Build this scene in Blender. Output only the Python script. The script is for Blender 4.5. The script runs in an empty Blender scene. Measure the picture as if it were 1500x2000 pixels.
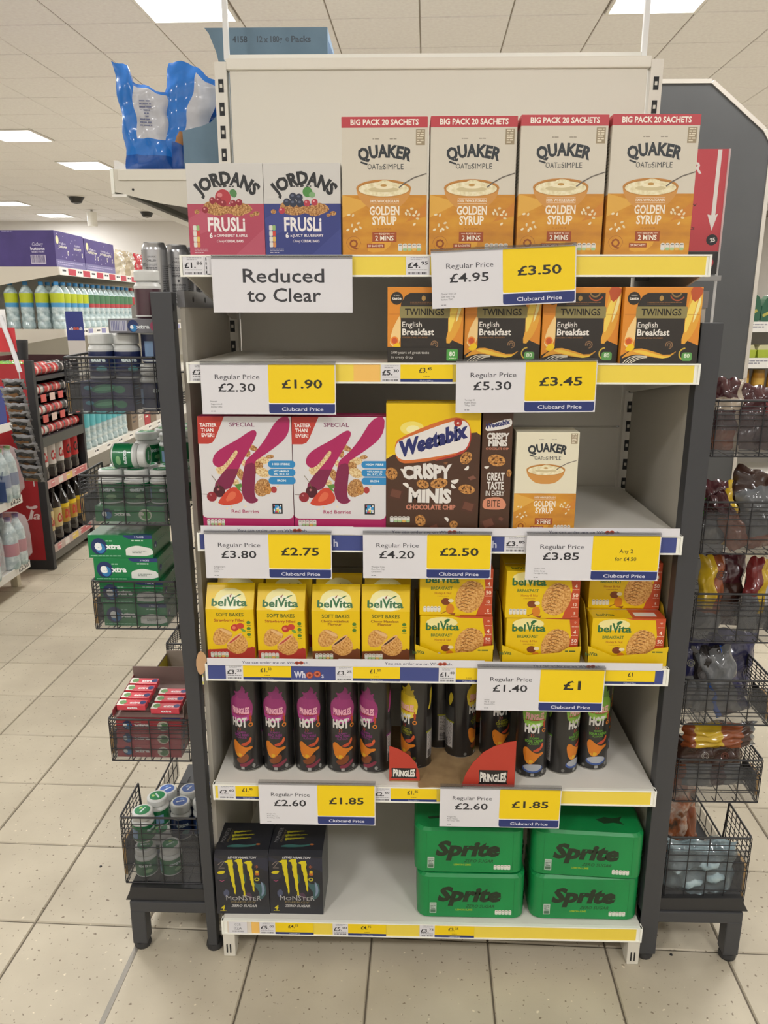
import bpy, bmesh, math, random
from mathutils import Vector, Matrix
random.seed(7)
sc = bpy.context.scene
COL = sc.collection
PI = math.pi
# ---------------------------------------------------------------- camera
CAM = Vector((0.4248, -1.5307, 1.5199)); YAW, PIT, ROL = -0.0241, 0.2550, 0.0010; FPX = 1500.9
fw = Vector((math.sin(YAW)*math.cos(PIT), math.cos(YAW)*math.cos(PIT), -math.sin(PIT)))
ri = Vector((math.cos(YAW), -math.sin(YAW), 0)); upv = ri.cross(fw)
ri, upv = ri*math.cos(ROL)+upv*math.sin(ROL), upv*math.cos(ROL)-ri*math.sin(ROL)
cd = bpy.data.cameras.new('camera'); cam = bpy.data.objects.new('camera', cd); COL.objects.link(cam)
cam.matrix_world = Matrix(((ri.x, upv.x, -fw.x, CAM.x), (ri.y, upv.y, -fw.y, CAM.y), (ri.z, upv.z, -fw.z, CAM.z), (0, 0, 0, 1)))
cd.sensor_fit = 'VERTICAL'; cd.sensor_height = 36; cd.lens = FPX/2000*36; cd.clip_start = .05; cd.clip_end = 60
sc.camera = cam
# ---------------------------------------------------------------- world, exposure
w = bpy.data.worlds.new('world'); sc.world = w; w.use_nodes = True
w.node_tree.nodes['Background'].inputs[0].default_value = (1, .98, .95, 1); w.node_tree.nodes['Background'].inputs[1].default_value = .05
vs = sc.view_settings; vs.view_transform = 'Standard'; vs.look = 'None'; vs.gamma = 1; vs.use_curve_mapping = False
vs.exposure = -0.18
LAMP_W = 44.0; PANEL_E = 6.0
LIGHT_COL = (1, .985, .97)
# ---------------------------------------------------------------- materials
def lin(c): return c/12.92 if c <= .04045 else ((c+.055)/1.055)**2.4
def rgb(h, k=1.12):
    h = h.lstrip('#'); return tuple(min(.95, lin(int(h[i:i+2], 16)/255)*k) for i in (0, 2, 4))
MC = {}
def M(h, rough=.5, metal=0, name=None, coat=0, trans=0, alpha=1, emit=0, spec=.5):
    key = (h, rough, metal, coat, trans, alpha, emit, spec)
    if key in MC: return MC[key]
    m = bpy.data.materials.new(name or 'colour_'+h.lstrip('#')); m.use_nodes = True; b = m.node_tree.nodes['Principled BSDF']
    b.inputs['Base Color'].default_value = (*rgb(h), 1); b.inputs['Roughness'].default_value = rough; b.inputs['Metallic'].default_value = metal
    b.inputs['Coat Weight'].default_value = coat; b.inputs['Transmission Weight'].default_value = trans; b.inputs['Alpha'].default_value = alpha
    b.inputs['Specular IOR Level'].default_value = spec
    if emit: b.inputs['Emission Color'].default_value = (*rgb(h), 1); b.inputs['Emission Strength'].default_value = emit
    MC[key] = m; return m
def MN(name, stops, scale=20, rough=.5, kind='noise', metal=0, bump=0, detail=4, stretch=(1, 1, 1), coat=0, obj=True):
    key = ('n', name)
    if key in MC: return MC[key]
    m = bpy.data.materials.new(name); m.use_nodes = True; nt = m.node_tree; b = nt.nodes['Principled BSDF']
    tc = nt.nodes.new('ShaderNodeTexCoord'); mp = nt.nodes.new('ShaderNodeMapping'); mp.inputs['Scale'].default_value = stretch
    nt.links.new(tc.outputs['Object' if obj else 'Generated'], mp.inputs[0])
    if kind == 'noise':
        t = nt.nodes.new('ShaderNodeTexNoise'); t.inputs['Detail'].default_value = detail; out = t.outputs[0]
    else:
        t = nt.nodes.new('ShaderNodeTexVoronoi'); out = t.outputs['Distance']
    t.inputs['Scale'].default_value = scale; nt.links.new(mp.outputs[0], t.inputs['Vector'])
    r = nt.nodes.new('ShaderNodeValToRGB'); r.color_ramp.elements.remove(r.color_ramp.elements[1])
    r.color_ramp.elements[0].position = stops[0][0]; r.color_ramp.elements[0].color = (*rgb(stops[0][1]), 1)
    for p, h in stops[1:]:
        e = r.color_ramp.elements.new(p); e.color = (*rgb(h), 1)
    nt.links.new(out, r.inputs[0]); nt.links.new(r.outputs[0], b.inputs['Base Color'])
    b.inputs['Roughness'].default_value = rough; b.inputs['Metallic'].default_value = metal; b.inputs['Coat Weight'].default_value = coat
    if bump:
        bp = nt.nodes.new('ShaderNodeBump'); bp.inputs['Strength'].default_value = bump; bp.inputs['Distance'].default_value = .002
        nt.links.new(out, bp.inputs['Height']); nt.links.new(bp.outputs[0], b.inputs['Normal'])
    MC[key] = m; return m
def clearmat(name, tint=(1, 1, 1), mix=.15, rough=.08):
    if name in MC: return MC[name]
    m = bpy.data.materials.new(name); m.use_nodes = True; nt = m.node_tree; nt.nodes.clear()
    o = nt.nodes.new('ShaderNodeOutputMaterial'); x = nt.nodes.new('ShaderNodeMixShader'); t = nt.nodes.new('ShaderNodeBsdfTransparent')
    g = nt.nodes.new('ShaderNodeBsdfPrincipled'); g.inputs['Base Color'].default_value = (*tint, 1); g.inputs['Roughness'].default_value = rough
    t.inputs[0].default_value = (*[min(1, c*.97) for c in tint], 1); x.inputs[0].default_value = mix
    nt.links.new(t.outputs[0], x.inputs[1]); nt.links.new(g.outputs[0], x.inputs[2]); nt.links.new(x.outputs[0], o.inputs[0])
    MC[name] = m; return m
WHITE = M('dedbd3', .4, name='white_shelf_paint'); CREAM = M('d3cfc4', .5, name='cream_shelf_paint')
FLECK = MN('scuffed_white_shelf', [(.0, 'c9c8c4'), (.42, 'd6d5d0'), (.6, 'dfded9')], 60, .4)
CARD = M('d9d8dc', .45, name='white_card'); YEL = M('f0cc10', .45); YELS = M('e9d04c', .4); NAVY = M('27346f', .45)
BLACKT = M('23242a', .5, name='black_print'); BLUES = M('3f4a86', .4)
GREYP = M('3b3c3f', .45, name='dark_grey_powder_coat'); DGREY = M('2c2c2d', .5, name='black_wire_coat'); WIRE = M('2e2e31', .35, name='black_wire', metal=.3)
KRAFT = MN('brown_cardboard', [(.3, '8f7350'), (.7, 'a3875f')], 30, .8); CLEAR = clearmat('clear_acrylic', (.8, .8, .8), mix=.05); FILM = clearmat('clear_wrap', mix=.22)
# ---------------------------------------------------------------- mesh builder
class MB:
    def __init__(s): s.v = []; s.f = []; s.m = []; s.mats = []; s.sm = []
    def mi(s, m):
        if m not in s.mats: s.mats.append(m)
        return s.mats.index(m)
    def face(s, pts, m, sm=False):
        n = len(s.v); s.v += [tuple(p) for p in pts]; s.f.append(tuple(range(n, n+len(pts)))); s.m.append(s.mi(m)); s.sm.append(sm); return s
    def add(s, vs_, fs, m, sm=False):
        n = len(s.v); s.v += [tuple(p) for p in vs_]; k = s.mi(m)
        for f in fs: s.f.append(tuple(n+i for i in f)); s.m.append(k); s.sm.append(sm)
        return s
    def box(s, x0, y0, z0, x1, y1, z1, m):
        v = [(x, y, z) for x in (x0, x1) for y in (y0, y1) for z in (z0, z1)]
        return s.add(v, [(0, 1, 3, 2), (4, 6, 7, 5), (0, 4, 5, 1), (2, 3, 7, 6), (0, 2, 6, 4), (1, 5, 7, 3)], m)
    def bbox(s, x0, y0, z0, x1, y1, z1, m, b=.002):
        # chamfered box
        bm = bmesh.new(); bmesh.ops.create_cube(bm, size=1)
        for v in bm.verts: v.co = Vector(((x0+x1)/2+v.co.x*(x1-x0), (y0+y1)/2+v.co.y*(y1-y0), (z0+z1)/2+v.co.z*(z1-z0)))
        bmesh.ops.bevel(bm, geom=bm.edges[:], offset=b, segments=2, affect='EDGES', profile=.6)
        bm.verts.ensure_lookup_table(); s.add([v.co.copy() for v in bm.verts], [[v.index for v in f.verts] for f in bm.faces], m); bm.free(); return s
    def prism(s, pts, ax, a, b, m, mside=None):
        # pts 2D polygon in the two other axes, extruded along axis ax from a to b
        def P(p, t): return {0: (t, p[0], p[1]), 1: (p[0], t, p[1]), 2: (p[0], p[1], t)}[ax]
        n = len(pts); v = [P(p, a) for p in pts]+[P(p, b) for p in pts]
        s.add(v, [tuple(range(n)), tuple(range(2*n-1, n-1, -1))], m)
        return s.add(v, [(i, n+i, n+(i+1) % n, (i+1) % n) for i in range(n)], mside or m)
    def cyl(s, p0, p1, r, m, n=8, r2=None, caps=True, sm=True):
        p0 = Vector(p0); p1 = Vector(p1); d = (p1-p0).normalized(); a = d.orthogonal().normalized(); b = d.cross(a); r2 = r if r2 is None else r2
        v = [p0+(a*math.cos(2*PI*i/n)+b*math.sin(2*PI*i/n))*r for i in range(n)]+[p1+(a*math.cos(2*PI*i/n)+b*math.sin(2*PI*i/n))*r2 for i in range(n)]
        s.add(v, [(i, (i+1) % n, n+(i+1) % n, n+i) for i in range(n)], m, sm)
        if caps: s.add(v, [tuple(range(n-1, -1, -1)), tuple(range(n, 2*n))], m)
        return s
    def wire(s, pts, r, m, n=4):
        for a, b in zip(pts, pts[1:]): s.cyl(a, b, r, m, n, sm=True)
        return s
    def lathe(s, prof, n=20, o=(0, 0, 0), smooth=True):
        # prof: [(r, z, material for the band that starts here)]
        for (r0, z0, m0), (r1, z1, _) in zip(prof, prof[1:]):
            v = [(o[0]+r*math.cos(2*PI*i/n), o[1]+r*math.sin(2*PI*i/n), o[2]+z) for r, z in ((r0, z0), (r1, z1)) for i in range(n)]
            s.add(v, [(i, (i+1) % n, n+(i+1) % n, n+i) for i in range(n)], m0, smooth)
        return s
    def mesh(s, name):
        me = bpy.data.meshes.new(name); me.from_pydata([tuple(p) for p in s.v], [], s.f); me.update()
        for m in s.mats: me.materials.append(m)
        for p, k, q in zip(me.polygons, s.m, s.sm): p.material_index = k; p.use_smooth = q
        return me
    def build(s, name, parent=None): return link(name, s.mesh(name), parent)
def link(name, me, parent=None):
    o = bpy.data.objects.new(name, me); COL.objects.link(o)
    if parent is not None: o.parent = parent
    return o
def tag(o, label=None, cat=None, group=None, kind=None):
    for k, v in (('label', label), ('category', cat), ('group', group), ('kind', kind)):
        if v: o[k] = v
    return o
def thing(name, label, cat, loc=(0, 0, 0), rz=0, group=None, rot=None):
    o = bpy.data.objects.new(name, None); COL.objects.link(o); o.empty_display_size = .05; o.location = loc
    o.rotation_euler = rot or (0, 0, rz); return tag(o, label, cat, group)
def dup(root, loc=None, rz=None, label=None, group=None, rot=None):
    r = root.copy(); COL.objects.link(r)
    if loc is not None: r.location = loc
    if rz is not None: r.rotation_euler = (0, 0, rz)
    if rot is not None: r.rotation_euler = rot
    tag(r, label, None, group)
    for ch in list(root.children):
        c = ch.copy(); COL.objects.link(c); c.parent = r
        for g in ch.children:
            d = g.copy(); COL.objects.link(d); d.parent = c
    return r
class Proto:
    """first call places the thing itself, later calls copy it with its parts"""
    def __init__(s, o): s.o = o; s.used = False
    def put(s, loc, rz=0, label=None, group=None, rot=None):
        if s.used: return dup(s.o, loc, rz, label, group, rot)
        s.used = True; s.o.location = loc; s.o.rotation_euler = rot or (0, 0, rz); tag(s.o, label, None, group); return s.o
def structure(name, mb, parent=None): return tag(mb.build(name, parent), kind='structure')
def sm_(pts, n=2, closed=True):
    for _ in range(n):
        q = []; L = len(pts)
        for i in range(L if closed else L-1):
            a, b = pts[i], pts[(i+1) % L]
            q += [(a[0]*.75+b[0]*.25, a[1]*.75+b[1]*.25), (a[0]*.25+b[0]*.75, a[1]*.25+b[1]*.75)]
        pts = q if closed else [pts[0]]+q+[pts[-1]]
    return pts
# ---------------------------------------------------------------- flat print
TC = {}; CAPH = None
def text_mesh(t, b=0, res=2):
    """triangles of a line of lettering, cap height 1, starting at x=0"""
    global CAPH
    if (t, b) in TC: return TC[(t, b)]
    c = bpy.data.curves.new('t', 'FONT'); c.body = t; c.size = 1; c.resolution_u = res; c.offset = b; c.fill_mode = 'FRONT'
    o = bpy.data.objects.new('t', c); me = bpy.data.meshes.new_from_object(o)
    vs_ = [(v.co.x, v.co.y) for v in me.vertices]; fs = [tuple(p.vertices) for p in me.polygons]
    bpy.data.objects.remove(o); bpy.data.curves.remove(c); bpy.data.meshes.remove(me)
    if CAPH is None and t != 'H': text_mesh('H')
    if t == 'H' and b == 0: CAPH = max(v[1] for v in vs_)
    k = 1/CAPH; x0 = min([v[0] for v in vs_] or [0])
    r = ([((v[0]-x0)*k, v[1]*k) for v in vs_], fs); TC[(t, b)] = r; return r
class Art:
    """flat printing in millimetres, (0,0) bottom left of the printed face; later layers lie over earlier ones"""
    def __init__(s): s.e = []
    def put(s, vs_, fs, m):
        x = [v[0] for v in vs_]; y = [v[1] for v in vs_]; bb = (min(x), min(y), max(x), max(y)); L = 0
        for b2, l2, *_ in s.e:
            if l2 >= L and bb[0] < b2[2] and bb[2] > b2[0] and bb[1] < b2[3] and bb[3] > b2[1]: L = l2+1
        s.e.append((bb, L, vs_, fs, m)); return s
    def poly(s, pts, c, smooth=0):
        if smooth: pts = sm_(pts, smooth)
        a = sum(p[0]*q[1]-q[0]*p[1] for p, q in zip(pts, pts[1:]+pts[:1]))
        if a < 0: pts = pts[::-1]
        return s.put(list(pts), [tuple(range(len(pts)))], mm(c))
    def rect(s, x0, y0, x1, y1, c, r=0, rot=0):
        if r <= 0: pts = [(x0, y0), (x1, y0), (x1, y1), (x0, y1)]
        else:
            pts = []
            for cx, cy, a0 in ((x1-r, y0+r, -90), (x1-r, y1-r, 0), (x0+r, y1-r, 90), (x0+r, y0+r, 180)):
                pts += [(cx+r*math.cos(math.radians(a0+k*30)), cy+r*math.sin(math.radians(a0+k*30))) for k in range(4)]
        if rot:
            cx, cy = (x0+x1)/2, (y0+y1)/2; c_, s_ = math.cos(rot), math.sin(rot)
            pts = [(cx+(x-cx)*c_-(y-cy)*s_, cy+(x-cx)*s_+(y-cy)*c_) for x, y in pts]
        return s.poly(pts, c)
    def ell(s, cx, cy, rx, ry, c, rot=0, n=20):
        c_, s_ = math.cos(rot), math.sin(rot); p = []
        for i in range(n):
            a = 2*PI*i/n; x, y = rx*math.cos(a), ry*math.sin(a); p.append((cx+x*c_-y*s_, cy+x*s_+y*c_))
        return s.poly(p, c)
    def ring(s, cx, cy, r, wd, c, a0=0, a1=360, k=1, n=18):
        return s.line([(cx+r*math.cos(math.radians(a0+(a1-a0)*i/n)), cy+k*r*math.sin(math.radians(a0+(a1-a0)*i/n))) for i in range(n+1)], wd, c)
    def line(s, pts, wd, c, wd2=None):
        wd2 = wd if wd2 is None else wd2; v = []; n = len(pts)
        for i, p in enumerate(pts):
            a = pts[max(0, i-1)]; b = pts[min(n-1, i+1)]; d = math.hypot(b[0]-a[0], b[1]-a[1]) or 1; w_ = (wd+(wd2-wd)*i/(n-1))/2
            nx, ny = -(b[1]-a[1])/d*w_, (b[0]-a[0])/d*w_; v += [(p[0]-nx, p[1]-ny), (p[0]+nx, p[1]+ny)]
        return s.put(v, [(2*i, 2*i+2, 2*i+3, 2*i+1) for i in range(n-1)], mm(c))
    def text(s, t, x, y, h, c, w=None, al='c', b=0, rot=0, sh=0, arc=None, wave=None):
        vs_, fs = text_mesh(t, b)
        if not vs_: return s
        W = max(v[0] for v in vs_); kx = h if w is None else w/W; ww = W*kx
        ox = {'c': -ww/2, 'l': 0, 'r': -ww}[al]; q = []; c_, s_ = math.cos(rot), math.sin(rot)
        for vx, vy in vs_:
            px = vx*kx+ox+vy*h*sh; py = vy*h
            if wave: py = vy*h*wave(px/ww*2)
            if arc:
                a = px/arc; R = arc+py; px, py = R*math.sin(a), R*math.cos(a)-arc
            q.append((x+px*c_-py*s_, y+px*s_+py*c_))
        return s.put(q, fs, mm(c))
    def lines(s, x0, y0, x1, n, pitch, h, c, seed=1):
        """small print too fine to read: rows of word-sized dashes"""
        rn = random.Random(seed); v = []; f = []
        for i in range(n):
            x = x0; y = y0-i*pitch
            while x < x1:
                l = min(rn.uniform(.8, 2.6)*h*2, x1-x); k = len(v); v += [(x, y), (x+l, y), (x+l, y+h), (x, y+h)]; f.append((k, k+1, k+2, k+3)); x += l+h*.7
            if i == n-2: x1 -= (x1-x0)*.35
        return s.put(v, f, mm(c))
    def bars(s, x0, y0, x1, y1, c='2a2a30', n=14, seed=3):
        rn = random.Random(seed); v = []; f = []
        for i in range(n):
            a = x0+(x1-x0)*i/n; b = a+(x1-x0)/n*rn.uniform(.3, .8); k = len(v); v += [(a, y0), (b, y0), (b, y1), (a, y1)]; f.append((k, k+1, k+2, k+3))
        return s.put(v, f, mm(c))
    def build(s, name, parent, o, u=(1, 0, 0), v=(0, 0, 1), wrap=None, eps=.00006, k=.001):
        o = Vector(o); u = Vector(u); v = Vector(v); n = u.cross(v); mb = MB()
        for bb, L, vs_, fs, m in s.e:
            e = .00015+L*eps
            if wrap is None: mb.add([o+u*(x*k)+v*(y*k)+n*e for x, y in vs_], fs, m)
            else:
                bm = bmesh.new(); bv = [bm.verts.new((x, y, 0)) for x, y in vs_]
                for f in fs:
                    try: bm.faces.new([bv[i] for i in f])
                    except ValueError: pass
                st = wrap*1000*.22; g = math.floor(bb[0]/st)*st
                while g < bb[2]:
                    bmesh.ops.bisect_plane(bm, geom=bm.verts[:]+bm.edges[:]+bm.faces[:], plane_co=(g, 0, 0), plane_no=(1, 0, 0)); g += st
                bm.verts.ensure_lookup_table(); bm.verts.index_update(); R = wrap+e
                mb.add([(o.x+R*math.sin(q.co.x*k/wrap), o.y-R*math.cos(q.co.x*k/wrap), o.z+q.co.y*k) for q in bm.verts], [[q.index for q in f.verts] for f in bm.faces], m, True); bm.free()
        return mb.build(name, parent)
def mm(c): return c if not isinstance(c, str) else M(c, .42)
def noisy(name, a, b, sc_=300, c=None):
    return MN(name, [(.35, a), (.5, b)]+([(.65, c)] if c else []), sc_, .5)
COOKIE = noisy('baked_biscuit', 'a8682c', 'd09a50', 260, 'dcb070'); OATS = noisy('oat_flakes', 'b98a52', 'd9c08c', 300, 'e6d3a8')
PORR = noisy('porridge', 'd2c49a', 'e2d8b2', 120, 'ece4c8'); GRAN = noisy('granola', '7a4a22', 'b07f4a', 330, 'd3aa70')
SYRUP = MN('syrup_wood_print', [(.3, 'b87a2c'), (.5, 'c98a2c'), (.7, 'd39a34')], 14, .45, stretch=(1, 1, 3))
CHOC = M('4a3020', .45); CHIP = noisy('choc_chip_biscuit', '6a4020', 'b98040', 240, 'cf9a58')
# ================================================================ shell: floor, ceiling, walls
TH = -.030; ca, sa = math.cos(TH), math.sin(TH)
def store(x, y, ox=.068, oy=.0765): return (ox+x*ca-y*sa, oy+x*sa+y*ca)
def seen(p, mar=120):
    d = Vector(p)-CAM; z = d.dot(fw)
    if z < .2: return False
    return -mar < 750+FPX*d.dot(ri)/z < 1500+mar and -mar < 1000-FPX*d.dot(upv)/z < 2000+mar
GROUT = M('5f574b', .8, name='grout')
mb = MB(); mb.box(-10, -4, -.03, 8, 17, -.0035, GROUT); floor = structure('floor', mb)
TILE = bpy.data.materials.new('cream_floor_tile'); TILE.use_nodes = True; nt = TILE.node_tree; bs = nt.nodes['Principled BSDF']
tc = nt.nodes.new('ShaderNodeTexCoord'); ge = nt.nodes.new('ShaderNodeNewGeometry'); oi = nt.nodes.new('ShaderNodeObjectInfo')
n1 = nt.nodes.new('ShaderNodeTexNoise'); n1.inputs['Scale'].default_value = 5; n1.inputs['Detail'].default_value = 5
n2 = nt.nodes.new('ShaderNodeTexNoise'); n2.inputs['Scale'].default_value = 95; n2.inputs['Detail'].default_value = 1
n3 = nt.nodes.new('ShaderNodeTexNoise'); n3.inputs['Scale'].default_value = 70; n3.inputs['Detail'].default_value = 1
mpn = nt.nodes.new('ShaderNodeMapping'); mpn.inputs['Location'].default_value = (7, 3, 0)
nt.links.new(ge.outputs['Position'], n1.inputs[0]); nt.links.new(ge.outputs['Position'], n2.inputs[0]); nt.links.new(ge.outputs['Position'], mpn.inputs[0]); nt.links.new(mpn.outputs[0], n3.inputs[0])
r1 = nt.nodes.new('ShaderNodeValToRGB'); r1.color_ramp.elements[0].position = .3; r1.color_ramp.elements[0].color = (*rgb('ada491'), 1); r1.color_ramp.elements[1].position = .7; r1.color_ramp.elements[1].color = (*rgb('bdb4a0'), 1)
r2 = nt.nodes.new('ShaderNodeValToRGB'); r2.color_ramp.elements[0].position = .27; r2.color_ramp.elements[0].color = (1, 1, 1, 1); r2.color_ramp.elements[1].position = .31; r2.color_ramp.elements[1].color = (0, 0, 0, 1)
r3 = nt.nodes.new('ShaderNodeValToRGB'); r3.color_ramp.elements[0].position = .74; r3.color_ramp.elements[1].position = .79
nt.links.new(n1.outputs[0], r1.inputs[0]); nt.links.new(n2.outputs[0], r2.inputs[0]); nt.links.new(n3.outputs[0], r3.inputs[0])
x1 = nt.nodes.new('ShaderNodeMixRGB'); x1.inputs[2].default_value = (*rgb('7d7160'), 1); nt.links.new(r2.outputs[0], x1.inputs[0]); nt.links.new(r1.outputs[0], x1.inputs[1])
x2 = nt.nodes.new('ShaderNodeMixRGB'); x2.inputs[2].default_value = (*rgb('d6ccb6'), 1); nt.links.new(r3.outputs[0], x2.inputs[0]); nt.links.new(x1.outputs[0], x2.inputs[1])
hs = nt.nodes.new('ShaderNodeHueSaturation'); ma = nt.nodes.new('ShaderNodeMapRange'); ma.inputs[3].default_value = .95; ma.inputs[4].default_value = 1.05
nt.links.new(oi.outputs['Random'], ma.inputs[0]); nt.links.new(ma.outputs[0], hs.inputs['Value']); nt.links.new(x2.outputs[0], hs.inputs['Color']); nt.links.new(hs.outputs[0], bs.inputs['Base Color'])
bs.inputs['Roughness'].default_value = .42
PX, PY = .289, .2926
def tilebox(mb, cx, cy, w_, h_, z0, z1, m, flip=False, b=.0025):
    v = [(cx+sx*w_/2, cy+sy*h_/2, z0) for sx, sy in ((-1, -1), (1, -1), (1, 1), (-1, 1))]+[(cx+sx*(w_/2-b), cy+sy*(h_/2-b), z1) for sx, sy in ((-1, -1), (1, -1), (1, 1), (-1, 1))]
    f = [(4, 5, 6, 7), (0, 1, 5, 4), (1, 2, 6, 5), (2, 3, 7, 6), (3, 0, 4, 7)]
    return mb.add(v, [q[::-1] for q in f] if flip else f, m)
tm = tilebox(MB(), 0, 0, PX-.004, PY-.004, -.0035, 0, TILE).mesh('floor_tile')
cells = []; rest = MB()
for i in range(-30, 26):
    for j in range(-8, 54):
        x, y = store((i+.5)*PX, (j+.5)*PY)
        if x < -9.6 or x > 7.6 or y > 16.5: continue
        cells.append((0 if seen((x, y, 0)) else 1, (x-CAM.x)**2+(y-CAM.y)**2, x, y))
cells.sort()
for k, (s_, d_, x, y) in enumerate(cells):
    if k < 290 and s_ == 0:
        o = link('floor_tile', tm, floor); o.location = (x, y, 0); o.rotation_euler = (0, 0, TH)
    elif y > -2.5: tilebox(rest, x, y, PX-.012, PY-.012, -.0035, 0, TILE)
tag(rest.build('far_floor_tiles', floor), kind='stuff')
CEIL_Z = 3.4; CT = MN('ceiling_tile_board', [(.3, 'e6e3e2'), (.7, 'efecea')], 40, .9)
structure('ceiling', MB().box(-10, -4, CEIL_Z+.006, 8, 17, CEIL_Z+.05, M('8f877d', .9))); ceil_ = bpy.data.objects['ceiling']
CPX = .597
ctm = tilebox(MB(), 0, 0, CPX-.008, CPX-.008, CEIL_Z+.006, CEIL_Z, CT, True, .004).mesh('ceiling_tile')
LX0, LY0 = -.077, 4.225
def cgrid(i, j): return (LX0+(i*CPX)*ca-(j*CPX)*sa, LY0+(i*CPX)*sa+(j*CPX)*ca)
lights = [(-1.5, -.5), (3.5, -.5), (-6.5, 5.5), (-6.5, 8.5), (-11.5, 14.5), (-11.5, 17.5), (-1.5, 5.5), (3.5, 5.5), (8.5, 5.5), (8.5, -.5), (-6.5, -.5), (-11.5, 5.5), (-1.5, 11.5), (4.5, 11.5),
          (-1.5, -5.5), (3.5, -5.5), (-6.5, -6.5), (8.5, -5.5), (-1.5, -11.5), (3.5, -11.5), (-6.5, -11.5), (-11.5, -.5), (8.5, -11.5), (-1.5, 16.5), (3.5, 16.5), (9.5, 11.5)]  # entries after the visible panels are unseen ones added for illumination
litcells = {(int(math.floor(a)), int(math.floor(b))) for a, b in lights}
cc = []
for i in range(-16, 13):
    for j in range(-14, 21):
        if (i, j) in litcells: continue
        x, y = cgrid(i+.5, j+.5)
        if -9.6 < x < 7.6 and -3.6 < y < 16.4: cc.append((0 if seen((x, y, CEIL_Z), 200) else 1, (x-CAM.x)**2+(y-CAM.y)**2, x, y))
cc.sort(); rest = MB()
for k, (s_, d_, x, y) in enumerate(cc):
    if k < 240 and s_ == 0:
        o = link('ceiling_tile', ctm, ceil_); o.location = (x, y, random.uniform(-.001, .001)); o.rotation_euler = (0, 0, TH)
    else: tilebox(rest, x, y, CPX-.02, CPX-.02, CEIL_Z+.006, CEIL_Z, CT, True, .004)
tag(rest.build('far_ceiling_tiles', ceil_), kind='stuff')
WALLM = M('dcd9d5', .8, name='pale_wall_paint')
structure('wall_back', MB().box(-10, 15.9, 0, 8, 16.1, 3.5, WALLM)); structure('wall_left', MB().box(-10.1, -4, 0, -9.9, 16, 3.5, WALLM))
structure('wall_right', MB().box(7.9, -4, 0, 8.1, 16, 3.5, WALLM)); structure('wall_front', MB().box(-10, -4.1, 0, 8, -3.9, 3.5, WALLM))
structure('trim_1', MB().box(-10, 15.86, 2.5, 8, 15.9, 2.56, M('a9a6a2', .7)))
# ---------------------------------------------------------------- ceiling lights
PAN = M('fffdf6', .5, emit=PANEL_E, name='light_diffuser'); FRM = M('e4e2dc', .4, name='light_frame')
fm = MB()
for a, b, c, d in ((-.29, -.29, .29, -.27), (-.29, .27, .29, .29), (-.29, -.27, -.27, .27), (.27, -.27, .29, .27)): fm.box(a, b, -.012, c, d, .004, FRM)
fmesh = fm.mesh('frame'); pmesh = MB().box(-.27, -.27, -.004, .27, .27, .002, PAN).mesh('diffuser')
lname = {0: 'bright square ceiling panel at the top left behind the white pole', 1: 'bright square ceiling panel at the top right beside the white pole',
         2: 'bright ceiling panel at the left edge above the blue bags height', 3: 'ceiling panel just left of the bracket that holds the blue bags', 4: 'far ceiling panel at the left edge over the purple cartons', 5: 'farthest small ceiling panel above the back wall'}
for k, (a, b) in enumerate(lights):
    x, y = cgrid(a, b)
    t = thing('ceiling_light', lname.get(k, 'unseen ceiling light panel overhead, added to light the store'), 'ceiling light', (x, y, CEIL_Z), TH, 'recessed ceiling light panels')
    link('frame', fmesh, t); link('diffuser', pmesh, t)
    ld = bpy.data.lights.new('lamp_light', 'AREA'); ld.shape = 'SQUARE'; ld.size = .54; ld.energy = LAMP_W; ld.color = LIGHT_COL
    lo = bpy.data.objects.new('lamp_light', ld); COL.objects.link(lo); lo.parent = t; lo.location = (0, 0, -.02)
# ================================================================ main shelving unit
SZ = [1.624, 1.423, 1.075, .778, .479, .108]; SH = .040; BD = .475
unit = thing('shelving_unit', 'white free-standing shelving unit with yellow ticket strips in the middle of the picture', 'shelf unit')
mb = MB()
mb.box(.018, BD, .05, .982, BD+.012, 2.07, CREAM); mb.build('back_panel', unit)
for k, (a, b) in enumerate(((.08, .45), (.454, .84), (.844, 1.23), (1.234, 1.62), (1.624, 2.068))):
    MB().bbox(.012, BD-.006, a, .988, BD, b, CREAM, .002).build('back_board', unit)
MB().bbox(.006, BD-.014, 2.068, .994, BD+.016, 2.092, M('dcd8cd', .4), .003).build('top_rail', unit)
SLOT = M('1d1d1f', .6, name='slot_hole')
for x in (-.022, .994):
    mb = MB(); mb.box(x, BD-.012, 0, x+.028, BD+.02, 2.085, M('d6d2c8', .4)); up_ = mb.build('upright', unit)
    sb = MB(); z = .12
    while z < 2.06:
        for dx in (.008,):
            sb.box(x+dx, BD-.0128, z, x+dx+.012, BD-.0115, z+.028, SLOT); sb.box(x+dx+.003, BD-.0130, z+.010, x+dx+.009, BD-.0113, z+.018, M('c9c5bb', .4))
        z += .05
    tag(sb.build('slots', up_), kind='stuff')
for x0, x1 in ((-.0, .012), (.972, .984)):
    MB().box(x0, BD-.004, 2.092, x1, BD+.008, 2.80, M('d9dad9', .4)).build('sign_pole', unit)
MB().box(0, BD-.004, 2.80, .984, BD+.008, 2.812, M('d9dad9', .4)).build('sign_frame_rail', unit)
MB().box(.012, BD-.003, 2.092, .972, BD+.007, 2.102, M('e2e1da', .4)).build('sign_frame_rail', unit)
SP = M('f2efe4', .35, name='strip_plastic'); ORG = M('f2bd64', .5); PINKI = M('f0c78c', .5)
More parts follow.
